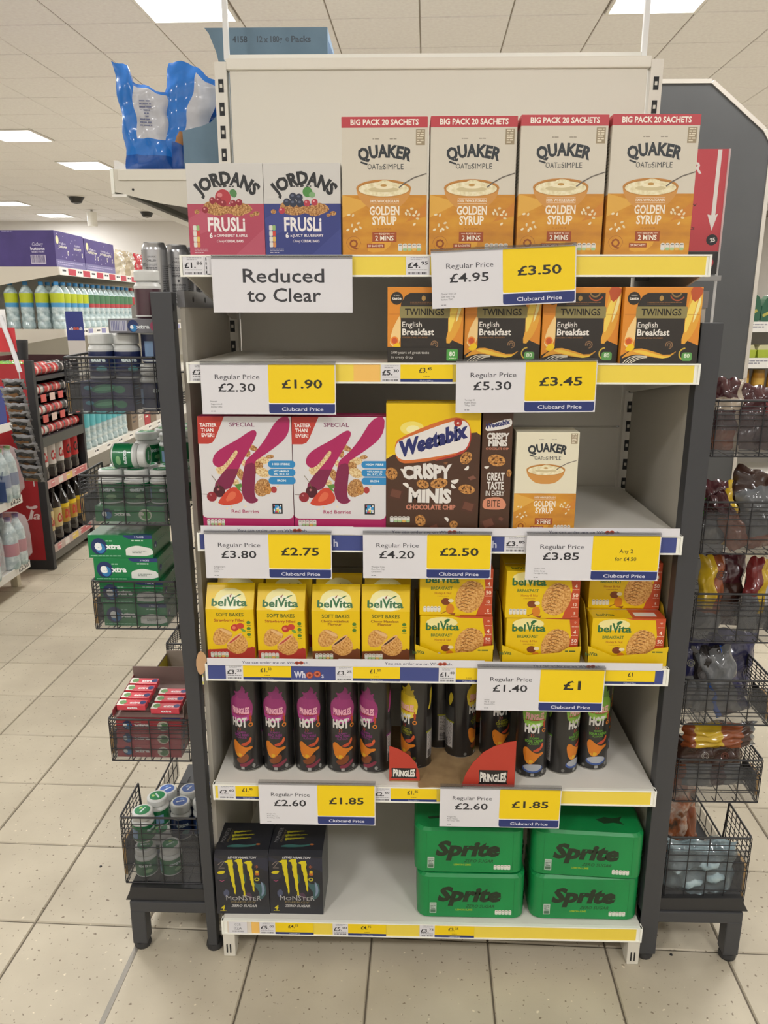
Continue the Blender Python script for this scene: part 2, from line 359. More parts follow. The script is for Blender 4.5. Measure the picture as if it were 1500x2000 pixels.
inserts = [  # x0, x1, colour per shelf
    [(.004, .055, CARD), (.055, .30, M('c9c7c2')), (.30, .992, YELS)],
    [(.004, .03, CARD), (.25, .328, YELS), (.328, .38, ORG), (.38, .53, YELS), (.53, .99, YELS)],
    [(.004, .99, BLUES)],
    [(.004, .99, BLUES)],
    [(.004, .40, YELS), (.40, .99, YELS)],
    [(.012, .07, M('d9cfc0')), (.0705, .0915, ORG), (.092, .988, YELS)]]
for k, z in enumerate(SZ):
    mb = MB(); d0 = .004
    mb.box(.002, d0, z-.022, .998, BD-.014, z, WHITE)
    s = mb.build('shelf', unit)
    mb = MB(); mb.box(0, -.003, z-SH+.0005, 1.0, .003, z, SP); mb.box(0, -.0055, z-SH, 1, -.003, z-SH+.0035, SP); mb.box(0, -.0055, z-.003, 1, -.003, z, SP)
    mb.box(-.0015, -.006, z-SH, .003, .01, z, SP); mb.box(.997, -.006, z-SH, 1.0015, .01, z, SP)
    mb.build('ticket_strip', s)
    for x0, x1, m in inserts[k]: MB().box(x0, -.0036, z-SH+.0036, x1, -.0031, z-.0032, m).build('strip_insert', s)
    if k < 5:
        for x in (.0015, .9945):
            hb = .10 if k == 0 else .075
            MB().prism([(.004, z-.024), (BD-.014, z-.024), (BD-.014, z-.022-hb), (BD-.06, z-.022-hb), (.02, z-.037), (.004, z-.037)], 0, x, x+.004, CREAM).build('bracket', s)
for x in (-.001, .972):
    mb = MB(); mb.bbox(x, -.002, 0, x+.029, .03, .068, M('d2cec2', .5), .003); mb.bbox(x+.002, .03, 0, x+.026, BD, .05, M('c9c5b8', .5), .003)
    for dx in (.008, .016): mb.box(x+dx, -.0032, .012, x+dx+.003, -.0015, .036, SLOT)
    mb.build('foot', unit)
# grey side panels either side of the shelves
for x, sd in ((-.024, 'left'), (1.012, 'right')):
    t = thing('side_panel', 'grey metal end panel closing the %s side of the white shelves' % sd, 'panel', (x, .055, 0))
    MB().box(0, 0, .06, .010, .404, 1.528, M('bdb8ad' if sd == 'left' else 'b5b0a4', .5)).build('panel_sheet', t)
    mb = MB(); mb.box(-.003, -.004, 1.528, .012, .404, 1.56, M('77777a', .4)); mb.build('top_rail', t)
    mb = MB()
    for y in (.06, .16, .26, .36): MB().cyl((-.0035, y, 1.544), (.0125, y, 1.544), .006, SLOT, 10).build('oval_hole', t)
# ================================================================ price cards hanging from the strips
def fmt_card(name, label, x0, z0, x1, z1, xs, left, right, small, y=-.015, rz=0, one=False, any2=None, tilt=0):
    w_, h_ = (x1-x0)*1000, (z1-z0)*1000; t = thing(name, label, 'price card', (x0, y, z0), rz, 'large price cards hanging from the ticket strips', rot=(random.uniform(-.02, .02), tilt, rz))
    MB().box(0, 0, 0, w_/1000, .0012, h_/1000, CARD).build('card', t)
    a = Art(); sx = (xs-x0)*1000
    if one:
        a.text('Reduced', w_*.51, h_*.55, h_*.24, '35353a', w=w_*.58, b=.012); a.text('to Clear', w_*.51, h_*.20, h_*.24, '35353a', w=w_*.53, b=.012)
    else:
        a.text('Regular Price', sx*.54, h_*.69, 9.2, '3b3b42', w=sx*.66); a.text(left, sx*.53, h_*.45, 15.5, '2b2b30', w=sx*.55, b=.012)
        for i, l in enumerate(small): a.text(l, sx*.13, h_*.24-i*5.2, 2.8, '55555a', al='l')
        a.lines(sx*.13, h_*.05, sx*.13+9, 1, 3, 1.6, '8a8a90')
        a.rect(sx, 2, w_-2, h_-1.5, NAVY, 4); a.rect(sx, h_*.205, w_-2, h_-1.5, 'e9e9ec'); a.rect(sx, h_*.225, w_-2, h_-1.5, YEL, 3)
        if any2:
            a.text(any2[0], (sx+w_)/2, h_*.61, 8, '34301c', b=.006); a.text(any2[1], (sx+w_)/2, h_*.44, 8, '34301c', b=.006)
        else: a.text(right, (sx+w_)/2, h_*.52, 16 if len(right) > 2 else 20, '2f2c20', w=(w_-sx)*(.6 if len(right) > 2 else .27), b=.02)
        a.text('Clubcard Price', (sx+w_)/2, h_*.07, 7, 'd5d6e4', w=(w_-sx)*.62, b=.015)
    a.build('printed_price', t, (0, 0, 0))
    mb = MB(); mb.box(.0, -.0016, h_/1000-.003, w_/1000, -.0006, h_/1000+.004, CLEAR); mb.box(.0, -.0016, h_/1000+.002, w_/1000, -y-.0065, h_/1000+.004, CLEAR); mb.build('clear_holder', t)
    return t
PC = 'price_card'
fmt_card(PC, 'large white card reading Reduced to Clear under the two cereal bar boxes', .061, 1.518, .328, 1.619, 0, '', '', (), one=True)
fmt_card(PC, 'price card reading £4.95 and £3.50, hung under the large porridge boxes', .480, 1.525, .751, 1.629, .614, '£4.95', '£3.50', ('Quaker O/S/S 20', 'Gldn Syrp Prdg', 'Sachets 720G'), tilt=-.045)
fmt_card(PC, 'price card reading £2.30 and £1.90, on the second strip at the left', .028, 1.323, .2935, 1.422, .161, '£2.30', '£1.90', ('Nescafe', 'Cappuccino 8', 'Sachets 136G'))
fmt_card(PC, 'price card reading £5.30 and £3.45, under the tea boxes', .529, 1.327, .801, 1.427, .663, '£5.30', '£3.45', ('Twinings 80', 'English B/Fast', 'T Bags 200G'), tilt=-.012)
fmt_card(PC, 'price card reading £3.80 and £2.75, under the two pink and white cereal boxes', .016, .979, .280, 1.078, .149, '£3.80', '£2.75', ("Kellogg's Spl K", 'Red Berries', '330G'))
fmt_card(PC, 'price card reading £4.20 and £2.50, under the chocolate chip cereal', .345, .982, .610, 1.0795, .477, '£4.20', '£2.50', ('Weetabix Crispy', 'Minis Choc Chip', 'Cereal 500G'))
fmt_card(PC, 'price card reading £3.85 and Any 2 for £4.50, under the small porridge box', .681, .981, .954, 1.080, .816, '£3.85', '', ('Quaker O/S/S', 'Golden Syrup', 'Porridge 10 336g'), any2=('Any 2', 'for £4.50'))
fmt_card(PC, 'price card reading £1.40 and £1, under the biscuit boxes at the right', .589, .680, .862, .7825, .724, '£1.40', '£1', ('Belvita', 'Milk & Cereal', 'Biscuits 225G'), tilt=.004)
fmt_card(PC, '£2.60 and £1.85 price card above the black drink packs', .105, .385, .3695, .4905, .238, '£2.60', '£1.85', ('Pringles Hot', 'Kickin Cheese', 'Flvr Crisps 160G'))
fmt_card(PC, '£2.60 and £1.85 price card above the green drink packs', .515, .386, .786, .4885, .649, '£2.60', '£1.85', ('Pringles Hot', 'Kickin Cheese', 'Flvr Crisps 160G'), tilt=.003)
def small_ticket(label, x0, x1, z, txt, yel=None, club=True, dash=False, w1=None):
    """white shelf-edge ticket, with a yellow half when yel is given"""
    w_ = (x1-x0)*1000; h_ = 35; t = thing('shelf_ticket', label, 'ticket', (x0, -.0048, z-.0375), 0, 'small tickets in the shelf strips')
    MB().box(0, 0, 0, w_/1000, .0006, h_/1000, CARD).build('card', t); a = Art(); ww = w1 or w_
    if txt:
        p, q = (txt.split('.')+[''])[:2]; big = p+('.' if q else '')
        a.text(big, ww*.08, h_*.40, 9.5, '2b2b30', w=ww*.52, al='l', b=.02); a.text(q, ww*.64, h_*.56, 5.4, '2b2b30', w=ww*.28, al='l', b=.02)
        a.lines(ww*.2, h_*.9, ww*.9, 2, 3, 1.2, '9a9a9f'); a.lines(ww*.1, h_*.27, ww*.9, 1, 3, 1.2, '77777c'); a.bars(ww*.1, h_*.06, ww*.9, h_*.17, '44444a')
    if yel is not None:
        a.rect(ww, 0, w_, h_, YEL); a.rect(ww, 0, w_, h_*.2, NAVY)
        p, q = (yel.split('.')+[''])[:2]; c = (ww+w_)/2
        if q: a.text(p+'.', c+1, h_*.55, 9, '2f2c20', al='r', b=.02); a.text(q, c+2, h_*.68, 5.5, '2f2c20', al='l', b=.02)
        else: a.text(p, c, h_*.55, 9, '2f2c20', b=.02)
        a.lines(c-6, h_*.3, c+6, 1, 2, 1.1, '8a6a14'); a.text('Clubcard Price', c, h_*.05, 3, 'd5d6e4')
    a.build('printed_price', t, (0, 0, 0)); return t
Z1, Z2, Z3, Z4, Z5, Z6 = SZ
small_ticket('white £1.86 ticket at the left end of the top strip', .004, .045, Z1, '£1.86')
small_ticket('white ticket with dashed outline beside the £1.86 ticket', .046, .061, Z1, None)
small_ticket('white £4.95 ticket on the top yellow strip', .429, .474, Z1, '£4.95')
small_ticket('white £2 ticket half hidden at the left end of the second strip', .006, .05, Z2, '£2.30')
small_ticket('ticket reading £5.30 and £3.45 in the middle of the second strip', .381, .522, Z2, '£5.30', '£3.45', w1=39)
small_ticket('white £3.85 ticket on the blue strip left of the Any 2 card', .637, .683, Z3, '£3.85')
small_ticket('first £3.25 and £1.50 ticket on the lower blue strip, from the left', .043, .186, Z4, '£3.25', '£1.50', w1=38)
small_ticket('second £3.25 and £1.50 ticket on the lower blue strip, from the left', .283, .423, Z4, '£3.25', '£1.50', w1=38)
small_ticket('£1.40 ticket on the lower blue strip, left of the £1.40 card', .507, .60, Z4, '£1.40', '', w1=37)
small_ticket('yellow £1 ticket at the right end of the lower blue strip', .866, .972, Z4, '', '£1', w1=.1)
small_ticket('£2.60 ticket at the left end of the strip under the crisp tubes', .010, .110, Z5, '£2.60', '£1.85', w1=40)
small_ticket('£2.60 and £1.85 ticket between the two large cards under the crisp tubes', .366, .508, Z5, '£2.60', '£1.85', w1=38)
small_ticket('first £5.00 and £4.75 ticket on the bottom strip, from the left', .090, .220, Z6, '£5.00', '£4.75', w1=38)
small_ticket('second £5.00 and £4.75 ticket on the bottom strip, from the left', .266, .394, Z6, '£5.00', '£4.75', w1=37)
small_ticket('£3.75 and £3.25 ticket on the bottom strip under the green packs', .474, .604, Z6, '£3.75', '£3.25', w1=36)
t = thing('shelf_ticket', 'white location label reading 02E 02A at the left end of the bottom strip', 'ticket', (.016, -.0048, Z6-.036))
MB().box(0, 0, 0, .044, .0006, .033, CARD).build('card', t); a = Art(); a.text('02E', 22, 21, 7, '9a9a9f'); a.text('02A', 22, 10, 8, '77777c', b=.01); a.bars(8, 3, 36, 7, '8a8a90'); a.build('printed_code', t, (0, 0, 0))
def dash():
    a = Art()
    for y in range(4): a.rect(1, 3+y*8, 3, 8+y*8, '2b2b30')
    a.rect(3, 33, 9, 34.5, '2b2b30'); a.rect(3, 1, 9, 2.5, '2b2b30'); return a
dash().build('printed_dashes', unit, (.047, -.0052, Z1-.037))
# delivery strips standing above the two blue shelf edges
def order_strip(x0, x1, z, tx, label):
    t = thing('header_strip', label, 'sign strip', (x0, -.0075, z), 0, 'white order strips above the blue shelf edges'); w_ = (x1-x0)*1000
    MB().box(0, 0, 0, w_/1000, .0006, .017, CARD).build('card', t); a = Art(); c = tx*1000-x0*1000
    a.text('You can order me on Wh', c-82, 5, 5.6, '3b3d63', w=114, al='l', b=.006); a.ell(c+38, 7.5, 5, 4, 'a8442f'); a.ell(c+47, 8, 5, 4, 'a8442f'); a.ell(c+38, 7.5, 2.2, 1.8, '6c2a22'); a.ell(c+47, 8, 2.2, 1.8, '6c2a22')
    a.text('sh.', c+52, 5, 5.6, '3b3d63', w=13, al='l', b=.006); a.build('printed_line', t, (0, 0, 0))
order_strip(.008, .325, Z3-.001, .166, 'white order strip under the pink and white cereal boxes'); order_strip(.325, .66, Z3-.002, .486, 'white order strip under the chocolate chip cereal')
order_strip(.66, .993, Z3, .808, 'white order strip under the small porridge box')
order_strip(.004, .29, Z4-.002, .162, 'white order strip under the soft bake packs'); order_strip(.29, .605, Z4-.001, .472, 'white order strip in the middle of the biscuit shelf')
order_strip(.605, .985, Z4-.003, .790, 'white order strip under the right biscuit boxes')
a = Art(); a.text('Wh', 0, 0, 15, 'd5d6e4', w=25, b=.03, al='l'); a.ell(34, 6, 8, 8, 'a8442f'); a.ell(51, 9, 8, 8, 'b04a33'); a.ring(34, 6, 5, 1.6, 'd07a5a'); a.ring(51, 9, 5, 1.6, 'd07a5a'); a.ell(34, 6, 2.4, 2.4, '6c2a22'); a.ell(51, 9, 2.4, 2.4, '6c2a22'); a.text('s', 60, 0, 12, 'd5d6e4', al='l'); a.build('printed_logo', unit, (.192, -.0040, Z4-.031))
a = Art(); a.text('h', 0, 0, 15, 'c5c8dc', b=.02, al='l'); a.build('printed_letter', unit, (.283, -.0040, Z3-.028)); a = Art(); a.text('h', 0, 0, 15, 'c5c8dc', b=.02, al='l'); a.build('printed_letter', unit, (.612, -.0040, Z3-.028))
# ================================================================ packets
def carton(name, label, cat, w_, h_, d_, m, loc=(0, 0, 0), rz=0, side=None, b=.0012):
    t = thing(name, label, cat, loc, rz); MB().bbox(0, 0, 0, w_, d_, h_, m, b).build('carton', t)
    # closing flap seam on top
    MB().box(.002, d_*.42, h_-.0002, w_-.002, d_*.43, h_+.0004, M('8c8478')).build('flap_seam', t)
    return t
def oats(a, pts, s=1):
    for i, (x, y) in enumerate(pts): a.ell(x, y, 3.3*s, 2.0*s, 'ddcba4' if i % 2 else 'e6d9b8', rot=.5+i, n=10)
def nutri(a, x, y, n=5, w=40, cols=('cfd8d2', '9fc08c', 'a9c48c', 'd9b45c', '9fc08c')):
    for i in range(n):
        x0 = x+i*w/n; a.rect(x0, y, x0+w/n-.8, y+13, 'dcd8d0', 2.6); a.rect(x0, y, x0+w/n-.8, y+5, cols[i % 5], 2)
        a.lines(x0+1.2, y+9.5, x0+w/n-2, 1, 2, 1.3, '6b6b62', i)
def bowl_art(a, cx, cy, s=1):
    R = 52*s
    a.poly([(cx-R, cy), (cx-R*.93, cy-R*.28), (cx-R*.7, cy-R*.55), (cx-R*.4, cy-R*.74), (cx+R*.4, cy-R*.74), (cx+R*.7, cy-R*.55), (cx+R*.93, cy-R*.28), (cx+R, cy)], 'c98f48', 1)
    a.ell(cx, cy, R, R*.30, 'b9803c', n=30); a.ell(cx, cy-1*s, R*.94, R*.26, 'a8702c', n=30); a.ell(cx, cy-1.5*s, R*.92, R*.245, PORR, n=30)
    a.poly([(cx-R*.55, cy), (cx-R*.2, cy+R*.22), (cx+R*.05, cy+R*.30), (cx+R*.4, cy+R*.18), (cx+R*.6, cy), (cx, cy-R*.1)], PORR, 2)
    a.ell(cx, cy-2*s, R*.55, R*.09, 'cabc92'); a.ell(cx+R*.02, cy+R*.05, R*.34, R*.07, 'e9dfbe'); a.ell(cx, cy+R*.1, R*.12, R*.045, 'b98f4c')
    a.line([(cx+R*.55, cy+R*.02), (cx+R*.75, cy+R*.17), (cx+R*1.1, cy+R*.36), (cx+R*1.55, cy+R*.50)], 2.6*s, '6c655c', 1.8*s)
def quaker(a, w_, h_, big):
    k = w_/160; top = h_-18 if big else h_; hy = h_*.445 if big else h_*.405
    a.rect(0, 0, w_, hy, SYRUP)
    if big:
        a.rect(0, top, w_, h_, 'b9434b'); a.text('BIG PACK 20 SACHETS', w_*.5, top+4.6, 9.2, 'efe6dc', w=w_*.79, b=.03)
    a.poly([(0, hy), (w_*.35, hy-14), (0, hy-40)], M('d8a548', .42), 0); a.poly([(w_*.3, 20*k), (w_*.62, 44*k), (w_*.55, 8*k), (w_*.3, 4)], M('d9a03a', .42), 1); a.poly([(w_*.75, 60*k), (w_, 96*k), (w_, 70*k)], M('c67f2e', .42))
    y = top-58*k; a.text('QUAKER', w_*.505, y+8*k, 20*k, '2f3438', w=w_*.60, b=.045, arc=150*k); a.line([(w_*.22, y-1*k), (w_*.30, y-5*k)], 3*k, '2f3438')
    a.text('OAT', w_*.30, y-13.5*k, 9.2*k, '33373a', w=22*k, al='l', b=.0); a.text('TO', w_*.438, y-12*k, 4.5*k, '33373a', al='l'); a.rect(w_*.438, y-13.5*k, w_*.475, y-12.7*k, '33373a'); a.text('SIMPLE', w_*.485, y-13.5*k, 9.2*k, '33373a', w=38*k, al='l')
    a.lines(w_*.36, top-20*k, w_*.44, 1, 2, 1.6*k, '8f8777'); a.lines(w_*.56, top-20*k, w_*.64, 1, 2, 1.6*k, '8f8777', 5)
    bowl_art(a, w_*.49, top-105*k if big else top-98*k, k*(1 if big else .96))
    g = hy; a.rect(w_*.33, g-7*k, w_*.67, g-6.4*k, 'e6d8c4'); a.rect(w_*.33, g-16*k, w_*.67, g-15.4*k, 'e6d8c4'); a.text('100% WHOLEGRAIN', w_*.5, g-13.2*k, 4.6*k, 'e9dfd0', w=w_*.34, b=.02)
    a.text('GOLDEN', w_*.5, g-35*k, 14.5*k, 'eee3d2', w=w_*.355, b=.03); a.text('SYRUP', w_*.5, g-53*k, 14.5*k, 'eee3d2', w=w_*.29, b=.03); a.text('FLAVOUR', w_*.5, g-62*k, 3.2*k, 'a8682c', w=w_*.17)
    a.rect(w_*.355, g-84*k, w_*.645, g-66*k, '9c4a26'); a.text('READY IN', w_*.5, g-71*k, 3*k, 'ecd9c4', b=.02); a.rect(w_*.38, g-69.7*k, w_*.43, g-69*k, 'ecd9c4'); a.rect(w_*.57, g-69.7*k, w_*.62, g-69*k, 'ecd9c4'); a.text('2 MINS', w_*.5, g-81.5*k, 8.5*k, 'f0e6d6', w=w_*.22, b=.02)
    a.text('Q', w_*.13, 14*k, 14*k, '8f4a1c', b=.03); a.ring(w_*.13, 20*k, 14*k, .9*k, 'a8692e', 0, 180); a.ring(w_*.13, 20*k, 11.5*k, .7*k, 'a8692e', 190, 350)
    a.rect(w_*.29, 13*k, w_*.5, 21*k, '9c4a26'); a.text('20 SACHETS' if big else '10 SACHETS', w_*.395, 15.2*k, 3.6*k, 'ecd9c4', w=w_*.18, b=.02)
    nutri(a, w_*.665, 8*k, w=w_*.28); oats(a, [(10*k, 46*k), (18*k, 54*k), (26*k, 47*k), (30*k, 58*k), (22*k, 44*k), (34*k, 50*k), (12*k, 73*k), (20*k, 72*k), (124*k, 80*k), (132*k, 84*k), (140*k, 78*k), (128*k, 74*k), (136*k, 72*k), (145*k, 73*k), (121*k, 75*k), (143*k, 66*k), (137*k, 56*k)], k)
    a.rect(w_*.865, top-30*k, w_*.97, top-3*k, '9a8b70'); a.lines(w_*.88, top-7*k, w_*.955, 6, 4*k, 2.2*k, 'dcd2bd', 9)
t = carton('porridge_box', '', 'cereal box', .158, .240, .075, M('cfc8b9', .4)); a = Art(); quaker(a, 158, 240, True); a.build('printed_front', t, (0, 0, 0))
a = Art(); a.rect(0, 0, 75, 105, SYRUP); a.rect(0, 222, 75, 240, 'b9434b'); a.lines(8, 200, 66, 14, 6, 2, '6d675c'); a.build('printed_side', t, (.158, 0, 0), u=(0, 1, 0))
a.build('printed_side', t, (0, .075, 0), u=(0, -1, 0)); MB().box(.001, .001, .2402, .157, .074, .2406, M('c0505a')).build('printed_top', t)
pr = Proto(t)
for x, y, rz, l in ((.309, .008, .0, 'first large porridge box from the left on the top shelf'), (.4725, .006, .004, 'second large porridge box from the left on the top shelf'),
                    (.636, -.001, .008, 'third large porridge box from the left on the top shelf'), (.800, -.003, .016, 'fourth large porridge box, rightmost on the top shelf')):
    pr.put((x, y, Z1), rz, l, 'large golden syrup porridge boxes on the top shelf')
t = carton('porridge_box', 'small porridge box standing alone on the third shelf', 'cereal box', .126, .212, .065, M('ddd7bf', .4), (.654, .006, Z3)); a = Art(); quaker(a, 126, 212, False); a.build('printed_front', t, (0, 0, 0))
a = Art(); a.rect(0, 0, 65, 85, SYRUP); a.lines(8, 180, 56, 14, 6, 2, '8d8674'); a.build('printed_side', t, (.126, 0, 0), u=(0, 1, 0))
# cereal bar boxes
def fruit_bar(col, side, name, blue):
    t = carton('cereal_bar_box', '', 'snack box', .1445, .1635, .040, M('cbc9c5', .4)); a = Art(); W, H = 144.5, 163.5
    a.rect(0, 0, W, H*.565, col); a.poly([(W*.6, 0), (W, H*.3), (W, 0)], M(side, .42)); a.poly([(W*.05, H*.2), (W*.5, H*.36), (W*.2, H*.5), (0, H*.4)], M(side, .42))
    a.text('JORDANS', W*.52, H*.775, 21, '26282a', w=112, b=.05, arc=72); a.lines(W*.38, H*.745, W*.46, 1, 2, 2.2, '4a4a4a'); a.ell(W*.50, H*.755, 4, 2.2, '3a3a3a', rot=.3); a.lines(W*.55, H*.745, W*.62, 1, 2, 2.2, '4a4a4a', 4)
    a.poly([(W*.2, H*.55), (W*.28, H*.6), (W*.42, H*.58), (W*.5, H*.545), (W*.56, H*.53), (W*.7, H*.58), (W*.82, H*.55), (W*.86, H*.49), (W*.75, H*.45), (W*.64, H*.42), (W*.54, H*.47), (W*.46, H*.44), (W*.33, H*.44), (W*.22, H*.48)], GRAN, 1)
    a.ell(W*.90, H*.46, 6, 4, GRAN); a.ell(W*.12, H*.48, 5, 4, GRAN); a.ell(W*.84, H*.44, 4, 3, GRAN)
    if not blue:
        a.ell(W*.47, H*.63, 15, 15, 'ae3942'); a.ell(W*.43, H*.66, 5, 4, 'cf7f80'); a.poly([(W*.55, H*.70), (W*.61, H*.73), (W*.66, H*.69), (W*.64, H*.63), (W*.58, H*.64)], '4f7f4c', 1)
        for x, y in ((.33, .6), (.41, .6), (.47, .57), (.6, .57), (.68, .58), (.23, .5)): a.ell(W*x, H*y, 6, 6, '8e2a36'); a.ell(W*x-1.5, H*y+2, 1.8, 1.8, 'd38c90')
    else:
        for x, y in ((.3, .58), (.38, .64), (.38, .57), (.46, .63), (.47, .57)): a.ell(W*x, H*y, 7, 7, '2f3547'); a.ell(W*x-1, H*y+2, 3, 2, '5b6379')
        a.ell(W*.57, H*.69, 9, 9, '4f8a46'); a.ell(W*.63, H*.66, 6, 5, '7da574')
        for x, y in ((.56, .57), (.66, .58), (.23, .49)): a.ell(W*x, H*y, 6, 6, 'b23a48'); a.ell(W*x-1.5, H*y+2, 1.8, 1.8, 'e0a0a5')
    a.text('FRUSLi', W*.5, H*.27, 23, 'e9e4e2', w=W*.49, b=.03); a.text('6', W*.29, H*.195, 8.5, 'eeeae8', b=.03); a.text('x '+name, W*.33, H*.205, 4.6, 'e8e2e2', w=W*.44, al='l', b=.02)
    a.text('Chewy', W*.36, H*.145, 4.6, 'e8e2e2', al='l', sh=.3, w=W*.10); a.text('CEREAL BARS', W*.475, H*.145, 4.4, 'e8e2e2', al='l', w=W*.24, b=.02)
    for i, c in enumerate(('d08c56', 'd9b25c', 'c94a3c', '8fb070')): a.rect(W*.055, H*(.09+i*.062), W*.10, H*(.145+i*.062), 'd9d6ce', 1.5); a.rect(W*.10, H*(.09+i*.062), W*.14, H*(.145+i*.062), c, 1.5)
    a.lines(W*.06, H*.065, W*.24, 3, 3.2, 1.2, 'd8cfd2'); a.build('printed_front', t, (0, 0, 0))
    a = Art(); a.rect(0, 0, 40, H*.565, col); a.build('printed_side', t, (.1445, 0, 0), u=(0, 1, 0)); a.build('printed_side', t, (0, .04, 0), u=(0, -1, 0)); return t
t = fruit_bar('ad475c', 'b55468', 'CRANBERRY & APPLE', False); t.location = (.016, .010, Z1); tag(t, 'pink and white cranberry and apple cereal bar box on the top shelf')
t = fruit_bar('363f7e', '3f4888', 'JUICY BLUEBERRY', True); t.location = (.1612, .010, Z1); tag(t, 'blue and white blueberry cereal bar box on the top shelf')
# tea boxes
def tea(flap):
    t = carton('tea_box', '', 'tea box', .148, .143, .10, M('d98a2c', .4)); W, H = 148, 143; a = Art(); BK = M('2c2722', .4)
    a.poly([(0, 0), (W, 0), (W, 34), (120, 46), (116, 60), (112, 110), (60, 112), (26, 90), (26, 30), (0, 14)], BK)
    a.poly([(116, 30), (138, 58), (148, 96), (148, 143), (128, 143), (120, 100), (114, 60)], M('e0a43a', .42), 1); a.poly([(120, 50), (134, 92), (140, 130), (128, 120), (118, 84)], M('f0d05c', .42), 1); a.poly([(132, 70), (146, 110), (144, 132), (136, 100)], M('f3e3a0', .42), 1); a.poly([(122, 143), (148, 143), (146, 126), (130, 112)], M('b8532c', .42), 1)
    a.poly([(4, 30), (26, 34), (26, 92), (20, 84), (8, 60)], M('eecb8a', .42), 1); a.ell(14, 42, 8, 8, 'e8892e'); a.ell(14, 42, 5.5, 5.5, 'c9572a'); a.poly([(8, 26), (14, 36), (22, 38), (26, 30), (20, 22), (12, 24)], M('f0c419', .42), 0)
    a.poly([(26, 30), (26, 112), (34, 126), (44, 132), (118, 132), (118, 60), (112, 34), (100, 26), (60, 22)], BK)
    a.rect(24, 85, 121, 107, '8b8152', 3); a.text('TWININGS', 72, 90.5, 12, '1e170d', w=76, b=.02)
    for i, x in enumerate((38.5, 51.5, 60.5, 71.5, 77, 88)): pass
    a.ell(70, 122, 4, 5, 'b08a4a'); a.lines(44, 114, 110, 2, 3, 1.1, '9a6a3a'); a.ring(98, 134, 9, 3, '8a6f42', 190, 350); a.ring(100, 132, 14, 2.4, 'a3502e', 200, 330)
    a.text('English', 29, 68, 10, 'e5e0d8', w=38, al='l', b=.0); a.text('Breakfast', 29, 53, 11.5, 'e9e4dc', w=62, al='l', b=.025); a.text('GOLDEN & WELL ROUNDED', 29, 47, 2.6, 'a06c34', w=50, al='l')
    a.ring(92, 35, 6.5, 1.8, '8a6a4a', -90, 200); a.ring(92, 35, 3.2, 1.6, '8a6a4a', -60, 220)
    a.poly([(0, 8), (14, 22), (34, 30), (60, 24), (90, 14), (112, 26), (88, 9), (60, 12), (34, 18), (14, 14)], M('dc9a34', .42), 1); a.poly([(20, 24), (40, 26), (66, 18), (92, 12), (108, 22), (88, 8), (60, 14), (40, 18)], M('e9c348', .42), 1)
    for i in range(4): a.line(sm_([(6+i*5, -0.0+1), (14+i*6, 10-i), (28+i*5, 15-i*1.5), (52, 14-i)], 2, False), 1.6, 'efe6d2', .6)
    a.ring(124, 18, 11, 2.6, 'c9a83c', 90, 290, n=12); a.rect(118, 5, 138, 21, '5f9c54', 4); a.text('80', 128, 11, 7.5, 'dfe9d4', b=.02)
    a.ell(18, 122, 12, 12, '2a2622'); a.text('taste', 18, 119.5, 5, 'e6e0d6', w=18, b=.03); a.lines(12, 127, 24, 1, 2, 1.4, 'b9b2a6')
    a.rect(3, 92, 24, 92.6, 'b8661f'); a.rect(122, 92, 145, 92.6, 'b8661f')
    if flap:
        a.rect(0, 0, W, 30, BK); a.rect(0, 29, W, 30, '14110e'); a.text('500 years of great taste', 8, 17, 5, 'c9c6bf', w=74, al='l'); a.text('in every drop', 8, 8, 5, 'c9c6bf', w=42, al='l'); a.rect(116, 4, 138, 26, '4f9e48', 2); a.text('80', 127, 13, 8, 'e6f0dc', b=.03); a.lines(121, 8, 134, 1, 2, 1.4, 'cfe0c0')
    a.build('printed_front', t, (0, 0, 0)); a = Art(); a.rect(0, 0, 100, 90, BK); a.build('printed_side', t, (.148, 0, 0), u=(0, 1, 0)); return t
t = tea(True); t.location = (.394, .010, Z2); tag(t, 'tea box with a plain black band saying 500 years, leftmost on the second shelf')
pr = Proto(tea(False))
for x, y, rz, l in ((.5445, .016, 0, 'second tea box from the left, white curls at its foot'), (.695, .012, 0, 'third tea box from the left on the second shelf'), (.846, -.001, .006, 'rightmost tea box on the second shelf, fully visible')):
    pr.put((x, y, Z2), rz, l, 'orange and black tea boxes on the second shelf')
